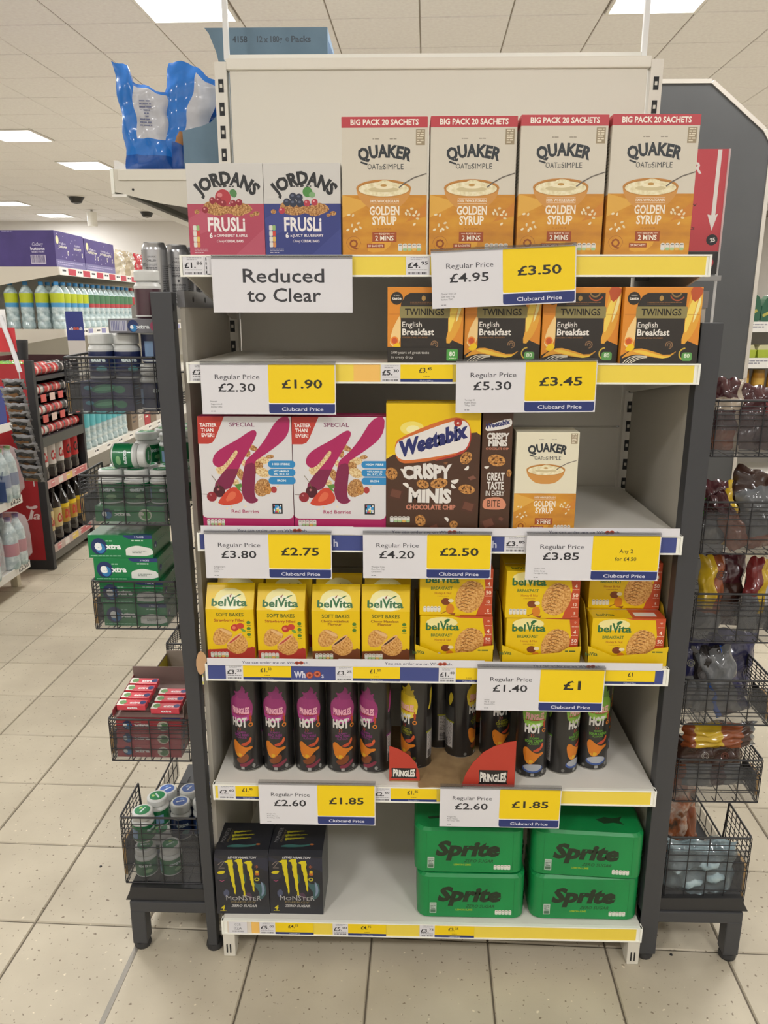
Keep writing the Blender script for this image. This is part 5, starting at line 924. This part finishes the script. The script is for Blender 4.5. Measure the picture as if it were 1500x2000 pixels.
P_('brown bag leaning by the post in the second right basket', .075, .14, 1.095, .09, 1.031, lambda u, v, s: YLF if u > .88 else GRF if (u < .12 and .45 < v < .7) else MRN if v > .4 else SLV, 5, .05, logo=('8a6a5c', 7, .0, .09))
P_('brown and yellow striped bag across the front of the second right basket', .05, .13, 1.150, .060, 1.031, lambda u, v, s: YLF if (u > .7 and v > .6) else ORF if v < .6 else MRN, 6, -.42)
P_('silver grey bag with a barcode at the right of the second right basket', .08, .13, 1.208, .075, 1.031, lambda u, v, s: SLV if v > .2 else ORF, 7, -.25)
P_('yellow bag with a black letter mark in the third right basket', .055, .175, 1.105, .075, .830, lambda u, v, s: YLF if (v > .35 and u < .6) else SLV if v < .3 else ORF, 8, .02, logo=('231f20', 9, .010, .135))
P_('dark brown bag in the middle of the third right basket', .09, .165, 1.150, .12, .830, lambda u, v, s: MRN if v > .6 else BRN, 9, .05)
P_('red and yellow bag at the right of the third right basket', .05, .17, 1.195, .080, .830, lambda u, v, s: YLF if u > .55 and v > .3 else RDF if v > .5 else SLV, 10, .12)
P_('white and silver bag at the right edge of the third right basket', .06, .15, 1.225, .10, .830, lambda u, v, s: WF if v > .4 else SLV, 11, .05)
P_('navy bag by the post in the fourth right basket', .075, .165, 1.09, .10, .631, lambda u, v, s: NVF if v > .5 else SLV, 12, .03, logo=('6a6a5a', 8, -.01, .115))
P_('black bag in the middle of the fourth right basket', .08, .155, 1.135, .085, .631, lambda u, v, s: BLF if (u > .80 and v > .3) else DKF if v > .5 else SLV, 14, -.05)
P_('grey bag with a barcode leaning in the fourth right basket', .08, .16, 1.185, .075, .631, lambda u, v, s: SLV if v > .55 else NVF if u > .7 else BLF if u < .15 else SLV, 15, -.35)
P_('navy bag behind the others in the fourth right basket', .12, .16, 1.20, .17, .631, lambda u, v, s: NVF, 16, .1)
P_('brown bag with a yellow end lying on top of the fifth right basket', .17, .06, 1.165, .085, .540, lambda u, v, s: YLF if .12 < u < .48 else ORF if u < .78 else BRN if u < .92 else SLV, 17, -.06, th=.05, tiltx=.0)
P_('dark brown bag with a pale ring mark at the left of the fifth right basket', .095, .125, 1.115, .085, .434, lambda u, v, s: BRN if v > .5 else ORF if u < .25 else SLV, 18, .06, logo=('8f8880', 8, .012, .088))
P_('dark brown bag at the right of the fifth right basket', .10, .120, 1.190, .090, .434, lambda u, v, s: BRN if v > .5 else SLV if u > .5 else MRN, 19, -.12, logo=('6a3a2c', 8, -.0, .085))
P_('orange and white bread bag by the post in the lowest right basket', .10, .26, 1.10, .19, .137, lambda u, v, s: PCH, 20, .16, th=.07)
P_('second orange and white bread bag low in the lowest right basket', .09, .20, 1.16, .20, .137, lambda u, v, s: PCH if v > .8 else ORF, 21, -.1, th=.06)
P_('large pale blue clear bag filling the lowest right basket', .175, .16, 1.148, .070, .137, lambda u, v, s: PBL, 22, 0, th=.07, tiltx=0, cr=1.8)
# ================================================================ red sign and grey end panel beyond, at the right
t = thing('end_panel', 'tall dark grey end panel with a slanted top corner behind the right side', 'panel', (0, 1.5, 0)); EPM = MN('dark_grey_laminate', [(.3, '454647'), (.7, '4d4e4f')], 3, .5)
pl = [(1.10, 0), (1.735, 0), (1.735, 2.10), (1.705, 2.145), (1.505, 2.300), (1.10, 2.300)]; MB().prism(pl, 1, 0, .035, EPM).build('panel_board', t)
mb = MB()
for (a1, b1), (a2, b2) in (((1.10, 2.300), (1.505, 2.300)), ((1.505, 2.300), (1.705, 2.145)), ((1.705, 2.145), (1.735, 2.10)), ((1.735, 2.10), (1.735, .05))):
    d = Vector((a2-a1, 0, b2-b1)).normalized(); n = Vector((-d.z, 0, d.x)); n = n if (n.z > 0 or n.x > 0) else -n; e = .014
    v = [Vector((a1, y, b1))+n*q for y in (-.004, .036) for q in (0, e)]+[Vector((a2, y, b2))+n*q for y in (-.004, .036) for q in (0, e)]
    mb.add(v, [(0, 1, 3, 2), (4, 6, 7, 5), (0, 4, 5, 1), (2, 3, 7, 6), (1, 5, 7, 3), (0, 2, 6, 4)], M('b9b3a9', .4))
mb.build('edge_trim', t)
t = thing('hanging_sign', 'red poster with a white down arrow behind the rightmost porridge box', 'sign', (.985, .35, 0)); RS = M('b8414a', .4)
MB().box(0, 0, 1.655, .167, .002, 1.872, RS).build('poster', t); MB().box(.02, 0, 1.605, .165, .002, 1.654, M('2e2c2c', .5)).build('poster_foot', t)
MB().box(.163, -.003, 1.36, .167, .004, 1.872, clearmat('clear_rail', mix=.4)).build('clear_rail', t); MB().box(-.02, -.004, 1.59, .175, .006, 1.602, M('8f8f8f', .3, metal=.6)).build('holder_bar', t)
a = Art(); a.text('R', 88, 1822-0, 22, 'd9d2d0', al='l', b=.03); a.poly([(140, 1871), (149, 1871), (148, 1733), (154, 1737), (143, 1700), (130, 1735), (139, 1733)], 'd9d4d0'); a.text('ow', 78, 1752, 9, '34282a', w=26, al='l'); a.text('ge', 76, 1722, 9, '34282a', w=18, al='l'); a.text('ucts', 76, 1702, 9, '34282a', w=28, al='l'); a.ell(146, 1680, 13, 12, '26262a'); a.text('25', 148, 1676, 8, 'dcd8d4', b=.04, rot=.15); a.ell(148, 1630, 7, 9, 'a8323a'); a.build('printed_poster', t, (0, 0, 0))
# far right shelves with fruit
t = thing('promo_rack', 'white promotional rack of food seen at the far right edge', 'shelf unit', (2.46, 3.2, 0), .12)
for k, z in enumerate((.55, .80, 1.03, 1.24, 1.45)):
    s = MB().box(0, 0, z-.02, .9, .35, z, WHITE).build('shelf', t); MB().box(-.02, -.03, z-.045, .9, -.005, z+.015, M('dedcd8', .5)).build('ticket_strip', s); a = Art()
    for q in range(4): a.lines(10+q*200, z*1000-5, 10+q*200+150, 2, 14, 7, '8a8a94', q)
    a.build('printed_tickets', s, (-.02, -.03, -.0))
for x in (-.02, .9): MB().box(x, -.02, 0, x+.02, .36, 1.5, WHITE).build('side_panel', t)
MB().box(0, .34, 0, .9, .36, 1.5, M('b9b5ae', .6)).build('back_panel', t)
def far(x, y, z, c=.12): return (2.46+x*math.cos(c)-y*math.sin(c), 3.2+x*math.sin(c)+y*math.cos(c), z)
for k, (z, cols, nm, g) in enumerate(((1.45, ('2c5a44',), 'green salad bag', 'green bags on the promo rack'), (1.24, ('a9b83a', 'c9c49c'), 'pale fruit tub', 'pale tubs on the promo rack'), (1.03, ('b8862c',), 'amber jar', 'amber jars on the promo rack'), (.80, ('a83048', 'b8504a'), 'red fruit punnet', 'red punnets on the promo rack'))):
    for q in range(4):
        x = .015+q*.10; o = thing(nm.replace(' ', '_').replace('pale_fruit', 'fruit').replace('red_fruit_', 'fruit_').replace('green_', '').replace('amber_', ''), nm+', %s from the left on the rack at the far right' % ORD[q], 'food pack', far(x+.04, .08, z), .12, g)
        if k == 0: mb = MB(); mb.prism(sm_([(-.045, 0), (.045, 0), (.05, .10), (.03, .17), (-.02, .16), (-.05, .09)], 1), 1, -.03, .03, film(cols[0])); mb.build('film', o); a = Art(); a.rect(-40, 55, 30, 72, 'a8a04c', rot=.5); a.build('printed_band', o, (0, -.03, 0))
        elif k == 2: MB().lathe([(0, 0, mm('b8862c')), (.036, 0, mm('b8862c')), (.038, .06, mm('c9a24c')), (.038, .10, mm('b8862c')), (.034, .13, mm('8a6a2c')), (.034, .15, mm('8a6a2c')), (0, .15, mm('8a6a2c'))], 14).build('jar', o)
        else: mb = MB(); mb.prism([(-.04, 0), (.04, 0), (.046, .06), (-.046, .06)], 1, -.04, .05, film(cols[0])); mb.prism([(-.044, .06), (.044, .06), (.03, .09), (-.03, .09)], 1, -.03, .04, film(cols[-1])); mb.build('tub', o)
# ================================================================ left aisle: cola rack
def tagged(mb, name, label, cat, loc, rz=0, grp=None, part='body'):
    t = thing(name, label, cat, loc, rz, grp); mb.build(part, t); return t
BKM = M('28282a', .5); RDP = M('a3242c', .35); CX = -1.68; CY = 2.86
t = thing('cola_rack', 'black drinks rack with a red side panel in the left aisle', 'shelf unit', (0, 0, 0))
MB().bbox(CX-.045, CY-.015, 0, CX, CY+.02, 1.25, BKM, .003).build('post', t); MB().bbox(CX-.045, 3.46, 0, CX, 3.49, 1.25, BKM, .003).build('post', t)
MB().box(CX-.42, CY-.008, .06, CX-.044, CY-.002, 1.23, RDP).build('side_panel', t); MB().box(CX-.42, CY-.01, .0, CX-.03, CY+.01, .06, BKM).build('plinth', t)
MB().box(CX-.42, CY+.02, .0, CX-.40, 3.47, 1.25, M('5a1c20', .6)).build('back_panel', t); MB().box(CX-.42, 3.47, 0, CX-.02, 3.485, 1.25, M('3a1c1e', .6)).build('side_panel', t)
a = Art()
sc_l = [(0, 52), (20, 44), (44, 52), (38, 62), (18, 54), (4, 60)]; a.poly(sc_l, 'd9c4c4', 1); a.text('la', 10, 10, 28, 'e0cfce', al='l', w=36, sh=.35, b=.02); a.line([(20, 44), (14, 26), (6, 8), (0, 4)], 6, 'e0cfce', 3); a.text('R', 60, 8, 5, 'd9c4c4'); a.build('printed_logo', t, (CX-.135, CY-.008, .30), k=.0017)
for k, z in enumerate((.135, .53)):
    s = MB().box(CX-.40, CY+.02, z-.03, CX-.005, 3.465, z, BKM).build('shelf', t); MB().box(CX-.005, CY+.02, z-.035, CX, 3.465, z+.012, M('c99a94' if k else 'b9a49c', .4)).build('ticket_strip', s)
    a = Art(); a.rect(40, 4, 90, 40, 'c9797a'); a.rect(150, 4, 210, 40, 'd9d4cc'); a.rect(260, 2, 350, 42, 'd9bc5c', 8); a.rect(390, 4, 560, 40, 'b85c5e')
    for q in range(5): a.lines(50+q*105, 24, 100+q*105, 1, 4, 7, 'e0c9c4', q)
    a.build('printed_tickets', s, (CX, CY+.02, z-.033), u=(0, 1, 0))
MB().box(CX-.40, CY+.02, .04, CX-.02, 3.465, .10, M('6a6862', .5)).build('kick_board', t)
for k, z in enumerate((.82, .94, 1.06)):
    s = MB().prism([(CX-.40, z+.05), (CX-.01, z-.03), (CX-.01, z-.022), (CX-.40, z+.058)], 1, CY+.02, 3.465, BKM).build('dispenser_tray', t)
    if k == 0: MB().box(CX-.012, CY+.02, z-.075, CX, 3.465, z-.02, M('3c3f3c', .4)).build('tray_front', s)
    for q in range(5):
        if k: MB().box(CX-.004, CY+.06+q*.115, z-.055, CX-.001, CY+.125+q*.115, z-.012, M('d0b4a8' if q % 2 else 'c4504a', .4)).build('price_flag', s)
MB().prism([(CX-.40, 1.17), (CX, 1.13), (CX, 1.15), (CX-.40, 1.19)], 1, CY+.02, 3.465, BKM).build('dispenser_tray', t)
def lying_can(cols):
    t = thing('cola_can', '', 'drink can'); r = .031; A_, B_, S_ = M(cols[0], .3, metal=.3), M(cols[1], .3, metal=.3), M('9a9a9c', .3, metal=.8)
    mb = MB(); L = .112; prof = [(0, 0, S_), (r-.006, 0, S_), (r, .008, A_), (r, .05, B_), (r, .07, A_), (r, .104, S_), (r-.006, .112, S_), (0, .110, S_)]
    mb.lathe(prof, 16); mb.v = [(x, z-L/2, -y+r) for x, y, z in mb.v]; mb.build('can', t); return t
cans = {c: Proto(lying_can(k)) for c, k in {'red': ('b52a2a', 'd0b0a8'), 'silver': ('c4bdb8', 'b52a2a'), 'black': ('2a2828', 'b8b0ac')}.items()}
for k, z in enumerate((.82, .94, 1.06, 1.165)):
    for q in range(5):
        c = 'silver' if (q == 0 and k < 3) else ('black' if q > 2 and k > 0 else 'red')
        for f in range(2 if k == 3 else 1):
            zz = z-.022+.0001+f*.0135+.006 if k < 3 else 1.153+.002+f*.007; cans[c].put((CX-.045-f*.066, CY+.078+q*.115, zz), 0, '%s can in %s cola rack row, %s from the near post%s' % (c, ('the lowest', 'the second', 'the third', 'the top')[k], ORD[q], ', back one' if f else ''), 'cans lying in the cola rack')
def big_bottle(liq, lab, lab2, cap, txt=None, H=.33, r=.046, clear=False):
    t = thing('drink_bottle', '', 'bottle'); LQ = M(liq, .08, coat=.6) if not clear else MN('water_bottle_plastic', [(.35, '8fa3a6'), (.5, 'a9bcbe'), (.65, 'cfdcdc')], 30, .12, coat=.6); LB_, L2, CP = M(lab, .4), M(lab2, .4), M(cap, .4)
    MB().lathe([(0, .002, LQ), (r*.8, 0, LQ), (r, .012, LQ), *([(r, H*.10, LQ), (r*.93, H*.16, LQ), (r, H*.22, LQ), (r*.90, H*.32, LQ), (r*.97, H*.40, LQ), (r*.93, H*.47, L2), (r*.94, H*.475, L2), (r*.97, H*.56, LB_), (r, H*.76, LQ), (r*.98, H*.765, LQ), (r*.8, H*.83, LQ), (r*.5, H*.90, LQ)] if clear else [(r, H*.14, LQ), (r*.93, H*.22, LQ), (r, H*.27, LB_), (r+.0006, H*.275, LB_), (r+.0006, H*.56, L2), (r+.0006, H*.64, LQ), (r, H*.645, LQ), (r*.9, H*.75, LQ), (r*.55, H*.86, LQ)]), (r*.31, H*.92, LQ), (r*.31, H*.935, LQ)], 18).build('bottle', t)
    MB().lathe([(r*.34, H*.93, CP), (r*.36, H*.935, CP), (r*.36, H*.99, CP), (r*.32, H, CP), (0, H, CP)], 14).build('cap', t)
    if txt: a = Art(); a.text(txt[0], 0, H*1000*.36, H*1000*.16, txt[1], w=r*1000*1.5, b=.04, sh=.1); a.build('printed_label', t, (0, 0, 0), wrap=r+.0008)
    return t
db = {'diet': Proto(big_bottle('2a211f', 'c9c2bd', 'c9c2bd', '4a4644', ('Coke', 'b32a2c'))), 'zero': Proto(big_bottle('2a211f', 'b32426', 'b32426', '2c2828', ('Coca', '201c1c'))), 'gold': Proto(big_bottle('2a211f', 'c4b07a', 'c4b07a', '2c2828', ('Coke', 'b32a2c'))), 'pack': Proto(big_bottle('201a18', 'a8822c', 'd9b81c', '2c2828', ('DIET', 'b8342a')))}
for i in range(5):
    for f in range(2):
        kx = 'diet' if i < 3 else 'zero'; db[kx].put((CX-.062-f*.10, CY+.078+i*.110, .5305), 1.55, '%s cola bottle, upper rack shelf, %s from the near post%s' % ({'diet': 'white labelled', 'zero': 'red labelled'}[kx], ORD[i], ', back row' if f else ''), 'cola bottles on the rack')
for i in range(5):
    kx = 'gold' if i < 2 else 'pack'; db[kx].put((CX-.062, CY+.075+i*.112, .1355), 1.55, '%s cola bottle on the lower shelf of the rack, %s from the near post' % ({'gold': 'pale labelled', 'pack': 'yellow labelled'}[kx], ORD[i]), 'cola bottles on the rack')
for i, (y, c) in enumerate(((2.98, '6f9a5c'), (3.10, 'b8504a'))): pouch('snack_packet', '%s snack packet lying on top of the cola rack' % ('green', 'red')[i], 'packet', .10, .13, .02, lambda u, v, s, c=c: film(c) if .2 < u < .8 else film('7cae4a'), (-1.80, y-.02, 1.215), 1.4, 0, 30+i, 'snack packets on the cola rack', tiltx=-1.45)
t = thing('flag_sign', 'small blue and white flag sign standing over the cola rack', 'sign', (CX-.02, 3.44, 1.15)); MB().box(-.002, 0, 0, .0, .10, .30, CARD).build('board', t)
for nm, q in (('printed_front', 0),):
    a = Art(); a.rect(0, 120, 112, 300, '2f3a80'); a.rect(0, 0, 112, 120, 'c9c4be'); a.text('wh', 14, 185, 20, 'd9d9e4', al='l', w=28, b=.03); a.ell(52, 194, 9, 9, 'b8503c'); a.ell(72, 194, 9, 9, 'b8503c'); a.text('sh', 82, 185, 20, 'd9d9e4', al='l', w=20, b=.03); a.text("Hey's", 12, 20, 14, '4a4a50', al='l', w=40)
    a.build(nm, t, (.02, -.001, .0))
t.location = (-1.735, 3.44, 1.22); t.rotation_euler = (0, 0, 0)
for c_ in list(t.children):
    if c_.name.startswith('board'): bpy.data.objects.remove(c_)
MB().box(.02, -.0008, 0, .132, .0008, .300, M('c9c4be', .5)).build('board', t)
# ---- far shelving run of the left aisle
GX = -1.76; GY = 3.52
t = thing('aisle_shelving', 'long cream shelving run along the left aisle behind the cola rack', 'shelf unit')
MB().box(GX-.62, GY, 0, GX-.60, 9.0, 1.95, CREAM).build('back_panel', t); MB().box(GX-.60, GY+.01, 0, GX-.06, 9.0, .12, M('8d877c', .6)).build('base', t)
for k, (z, dx) in enumerate(((1.79, 0), (1.405, 0), (1.0, 0), (.575, .0))):
    s = MB().box(GX-.60, GY, z-.03, GX-.004, 9.0, z, CREAM).build('shelf', t)
    MB().prism([(GX-.60, z+.004), (GX-.004, z+.004), (GX-.002, z-.045), (GX-.60, z-.145)], 1, GY-.006, GY, M('cfc8b9', .5)).build('shelf_end', s)
    MB().box(GX-.004, GY, z-.045, GX+.004, 9.0, z+.004, M('dedbd4', .4)).build('ticket_strip', s); a = Art(); rn = random.Random(k)
    for q in range(22):
        x = q*240+30; a.rect(x, 5, x+90, 44, 'e9e7e2'); a.lines(x+10, 24, x+80, 1, 4, 12, '3a3a40', q)
        if k == 0: a.rect(x+100, 5, x+220, 44, 'b8384a')
        elif k == 1: a.rect(x+100, 5, x+180, 44, '8a8ab4')
    a.build('printed_tickets', s, (GX+.0042, GY, z-.046), u=(0, 1, 0))
# cartons and bags on its top shelf
PU = MN('purple_carton', [(.3, '40336e'), (.7, '4a3c7c')], 8, .45)
def purple(label, y0, w_, front, name='selection_carton', h_=.225, d=.42):
    t = thing(name, label, 'carton', (GX-.02, y0, 1.79)); MB().bbox(-d, 0, 0, 0, w_, h_, PU, .002).build('carton', t); a = Art()
    a.text('Cadbury', d*1000-112, 132, 20, 'd0cade', w=70, sh=.25, b=.0); a.text('buttons', d*1000-112, 106, 18, 'd9d4e4', w=92, b=.03); a.text('SELECTION', d*1000-112, 90, 8, 'd0cade', w=80, b=.02); a.rect(d*1000-162, 22, d*1000-66, 76, 'c9c2d0'); a.bars(d*1000-158, 30, d*1000-70, 74, '40336e', 20)
    a.lines(d*1000-330, h_*1000-8, d*1000-260, 1, 5, 4, 'b0a8cc'); a.build('printed_front', t, (-d, 0, 0))
    a = Art(); W = w_*1000; rn = random.Random(int(y0*100)); a.rect(0, 0, W, 52, '6f6a94')
    for q in range(int(W/150)+1):
        x = q*W/2; a.ell(x+W*.09, h_*760, 22, 26, 'd9d0a0') if q == 0 else None; a.text('Cadbury', x+W*.26, h_*660, 12, 'd9d4e4', w=W*.2, sh=.2); a.text(('DREAM', 'FAVOURITES')[q % 2], x+W*.26, h_*560, 13, 'd9d4c4', w=W*.26, b=.03); a.ell(x+W*.42, h_*440, 8, 16, 'e0dcd4'); a.ell(x+W*.42, h_*440, 4, 8, '2a2438')
    for q in range(16): a.ell(rn.uniform(6, W-6), rn.uniform(60, h_*1000-10), rn.uniform(2, 5), rn.uniform(2, 5), 'd0cade', n=8)
    a.lines(W*.05, 34, W*.9, 2, 14, 6, 'a8a2c4', 5); a.build('printed_side', t, (0, 0, 0), u=(0, 1, 0)); return t
purple('nearest purple chocolate carton on the high shelf at the left edge', 3.54, .46, 1); purple('second purple chocolate carton on the high shelf', 4.01, .56, 1, h_=.218)
for i, (y, c, l) in enumerate(((4.66, 'b9ae94', 'cream pouch beside the purple cartons'), (4.90, 'a89a80', 'second cream pouch beside the purple cartons'), (5.16, 'b0303a', 'red pouch on the high shelf'), (5.42, 'b83a44', 'second red pouch on the high shelf'), (5.70, 'c9a030', 'yellow pouch on the high shelf'), (5.95, 'cfae3c', 'second yellow pouch on the high shelf'))):
    t = pouch('sweet_pouch', l, 'sweet bag', .24, .20, .06, lambda u, v, s, c=c: film(c) if v > .25 or u < .3 else film('d9cfc0'), (GX-.06, y+.12, 1.792), PI/2, 0, 40+i, 'sweet pouches on the high shelf', tiltx=-.08)
# water bottles on its second shelf
wb = {'lime': Proto(big_bottle('9fb2b4', 'b5bf2c', '4f96c4', '3f8ac4', clear=True, H=.30, r=.043)), 'green': Proto(big_bottle('9fb2b4', '4f7a58', 'b0484c', '3f8ac4', clear=True, H=.30, r=.043)), 'red': Proto(big_bottle('9fb2b4', 'b0484c', '4f7a58', 'b23a3a', clear=True, H=.30, r=.043)), 'blue': Proto(big_bottle('9fb2b4', '2f4fb0', 'd9a81c', 'c4a83c', clear=True, H=.29, r=.043)), 'aqua': Proto(big_bottle('8fa3a6', '5fb4bc', '5fb4bc', '4f8ab0', clear=True, H=.33, r=.045))}
NTH = lambda i: ORD[i] if i < 12 else ('thirteenth', 'fourteenth', 'fifteenth', 'sixteenth', 'seventeenth', 'eighteenth', 'nineteenth', 'twentieth', 'twenty-first', 'twenty-second', 'twenty-third', 'twenty-fourth')[i-12]
for i in range(24):
    kx = 'lime' if i < 5 else 'green' if i < 14 else 'red' if i < 17 else 'blue' if i < 22 else 'green'
    for f in range(2 if i < 4 else 1):
        wb[kx].put((GX-.058-.10*f, GY+.065+i*.100, 1.4055), 1.2, '%s labelled water bottle, %s from the near end of its shelf%s' % (kx, NTH(i), ', back row' if f else ''), 'water bottles in a row on the second shelf')
for i, x in enumerate((-.26, -.36)): wb['lime'].put((GX+x, GY+.065, 1.4055), 1.2, 'lime labelled water bottle, %s from the left edge of the picture' % ('second', 'first')[i], 'water bottles in a row on the second shelf')
for i in range(10): wb['aqua'].put((GX-.062, GY+.075+i*.105, .5755), 1.3, 'aqua labelled water bottle on the lower far shelf, %s from the near end' % ORD[i], 'aqua bottles on the lower far shelf')
for i in range(8):
    t = thing('drink_multipack', '%s drinks carton after the aqua bottles on the lower far shelf, %s along' % (('brown', 'pale', 'red')[i % 3], ORD[i]), 'carton', (GX-.30, 4.66+i*.16, .5755), 0, 'drinks cartons on the lower far shelf'); MB().bbox(0, 0, 0, .28, .15, .36, M(('7c6a58', 'b9b0a4', 'a83038')[i % 3], .5), .002).build('carton', t); a = Art(); a.lines(20, 300, 130, 8, 34, 14, 'd9d2c8' if i % 3 else '3a3230', i); a.build('printed_side', t, (.28, 0, 0), u=(0, 1, 0))
for i in range(7): tagged(MB().lathe([(0, 0, mm('8a8276')), (.04, 0, mm('8a8276')), (.04, .09, mm('d0ccc2')), (.038, .105, mm('d0ccc2')), (0, .106, mm('d0ccc2'))], 14), 'food_jar', 'white lidded jar on the shelf above the cola rack, %s from the near end' % ORD[i], 'jar', (GX-.06, GY+.06+i*.11, 1.0005), 0, 'white lidded jars in the left aisle', 'jar')
# ---- near left shelving with shrink-wrapped bottles
NX = -1.70; NY = 2.60
t = thing('aisle_shelving', 'near white shelving at the left edge holding water multipacks', 'shelf unit')
MB().box(NX-.5, .9, 0, NX-.48, NY, 1.6, CREAM).build('back_panel', t)
for k, z in enumerate((.14, .52, .93)):
    s = MB().box(NX-.48, .9, z-.03, NX-.006, NY, z, WHITE).build('shelf', t); MB().box(NX-.006, .9, z-.035, NX, NY, z+.008, M('dedcd6', .4)).build('ticket_strip', s)
    a = Art(); a.rect(1700-150, 4, 1700-4, 40, 'e9e7e2')
    if k < 2: a.text(('£5.50', '£4.25')[k], 1700-75, 11, 23, '2b2b30', w=112, b=.03)
    a.build('printed_ticket', s, (NX, .9, z-.035), u=(0, 1, 0))
MB().bbox(NX-.10, NY-.05, 0, NX-.06, NY-.01, .105, M('c9bfa8', .6), .002).build('foot', t)
WPL = MN('water_bottle_plastic', [(.4, '9fb3b5'), (.6, 'c4d2d2')], 30, .12, coat=.6)
for k, (z, cap, lab, nm) in enumerate(((.14, '6a5a80', 'a8485c', 'pink'), (.52, '6f8a5a', '3f5a8a', 'blue'))):
    for j in range(2):
        t = thing('bottle_multipack', 'shrink wrapped water pack with %s labels, %s on the %s near left shelf' % (nm, ('aisle end', 'further in')[j], ('lowest', 'second')[k]), 'multipack', (NX-.115, NY-.14-.30*j, z), 0, 'shrink wrapped water packs'); BT = film('7c8a90', .1)
        for q in range(4):
            MB().lathe([(0, .002, WPL), (.04, .002, WPL), (.043, .014, WPL), (.043, .08, mm(lab)), (.0435, .082, mm(lab)), (.0435, .15, WPL), (.043, .155, WPL), (.038, .21, WPL), (.016, .262, WPL), (.016, .27, mm(cap)), (.017, .272, mm(cap)), (.017, .292, mm(cap)), (0, .293, mm(cap))], 14, ((q % 2)*.088, (q//2)*.088, 0)).build('bottle', t)
        mb = MB(); mb.prism(sm_([(-.05, 0), (.138, 0), (.140, .20), (.115, .29), (-.03, .29), (-.052, .20)], 1), 1, -.048, .136, FILM); mb.build('shrink_wrap', t)
        if k == 0: a = Art(); a.poly([(20, 40), (52, 30), (60, 200), (34, 230), (10, 210)], 'c9cdd0', 1); a.rect(18, 44, 46, 76, 'c44a66'); a.build('printed_wrap', t, (.0, -.050, 0))
        else: a = Art(); a.rect(-40, 10, 130, 120, '34466e'); a.text('BUXTDN'.replace('D', 'O'), 40, 132, 44, '2a3a5c', w=150, sh=.2); a.build('printed_wrap', t, (.0, -.050, 0))
# meat snack strip hanging in front of it
t0 = thing('clip_strip', 'white plastic clip strip hanging at the left edge with dark snack packets', 'clip strip', (-1.56, 2.40, 0), .0, rot=(0, 0, 0))
mb = MB(); mb.wire([(-.04, 0, 1.50), (.0, 0, 1.36), (.03, 0, 1.22)], .012, M('cfcfd0', .4), 6); mb.build('strip', t0); MB().box(-.11, .01, 1.375, -.015, .012, 1.53, M('d6d4d2', .5)).build('header_card', t0); MB().box(-.07, .006, 1.32, .025, .008, 1.44, M('b02a30', .5)).build('red_card', t0); mb = MB(); mb.wire([(.02, .01, 1.24), (.03, .01, .62)], .003, M('cfcfd0', .4), 6); mb.build('strip_tail', t0)
SP1, SP2, SP3 = film('262423', .2), film('77777a', .2), M('7c5a38', .5)
XQ = lambda i: -1.548+i*.0030+random.uniform(-.008, .008)
for i in range(13):
    z = 1.155-i*.040
    t = pouch('meat_snack_packet', '%s black and silver snack packet from the top of the clip strip' % ORD[i] if i < 12 else 'lowest black and silver snack packet on the clip strip', 'packet', .118, .062, .03, lambda u, v, s: SP3 if (v < .55 and .15 < u < .8) else SP2 if v > .82 or u > .92 else SP1, (XQ(i), 2.375-(i % 2)*.012, z-.02), random.uniform(-.15, .15), random.uniform(-.08, .12), 60+i, 'snack packets on the clip strip', tiltx=.5, nu=8, nv=6)
tagged(MB().lathe([(0, 0, BKM), (.035, 0, BKM), (.042, .09, BKM), (.043, .095, DGREY), (.043, .11, DGREY), (0, .112, DGREY)], 16), 'paper_cup', 'black takeaway cup with a dark lid beside the red card', 'cup', (-1.76, 2.90, 1.252), 0, None, 'cup')
for i, (x, z, c) in enumerate(((-1.72, .955, '2c3c8a'),)): tagged(MB().bbox(-.05, -.06, 0, .05, .06, .2, M(c, .4), .004), 'drinks_pack', 'blue drinks pack on the third near left shelf', 'multipack', (NX-.07, NY-.08, .9305), 0, None, 'carton')
# ---- expansion strip in the floor, ceiling domes, small far things
x_, y_ = store(-1*PX, -3.2*PY); mb = MB(); mb.box(-.006, -.6, -.003, .006, .95, .0012, M('8c8880', .35, metal=.4)); o = structure('trim_2', mb); o.location = (x_, y_, 0); o.rotation_euler = (0, 0, TH)
for i, (x, y, l) in enumerate(((-5.1, 12.2, 'dark dome camera beside the far left ceiling panel'), (-4.0, 12.4, 'dark dome camera on the plain ceiling above the purple cartons'), (-4.55, 14.2, 'pale dome fitting in front of the back wall'))):
    t = thing('ceiling_dome', l, 'ceiling fitting', (x, y, CEIL_Z)); MB().lathe([(.14, -.02, mm('d9d6d0')), (.15, 0, mm('d9d6d0'))], 14).build('base_ring', t); MB().lathe([(0, -.13, mm('2c2c2c' if i < 2 else '8a857c')), (.08, -.11, mm('2c2c2c')), (.13, -.02, mm('2c2c2c'))], 14).build('dome', t)
t = thing('hanging_beacon', 'small white cylinder hanging under the farthest ceiling panel', 'ceiling fitting', (-5.55, 14.0, 3.22)); MB().cyl((0, 0, -.12), (0, 0, .14), .09, M('e9e7e0', .4), 14).build('body', t); MB().cyl((0, 0, .14), (0, 0, .18), .02, M('c9c7c0', .4), 8).build('stem', t)
# scraps on the floor
for i, (x, y) in enumerate(((.20, .08), (1.09, .03), (-.42, .30))): tagged(MB().lathe([(0, 0, BKM), (.004, 0, BKM), (.003, .002, BKM), (0, .002, BKM)], 7), 'dirt_speck', 'small dark scrap on the floor tiles %s' % ('under the bottom shelf', 'beside the right foot', 'left of the lowest basket')[i], 'debris', (x, y, .0002), 0, None, 'speck')
for o in bpy.data.objects:
    if o.name.startswith('printed_tickets'): o['kind'] = 'stuff'
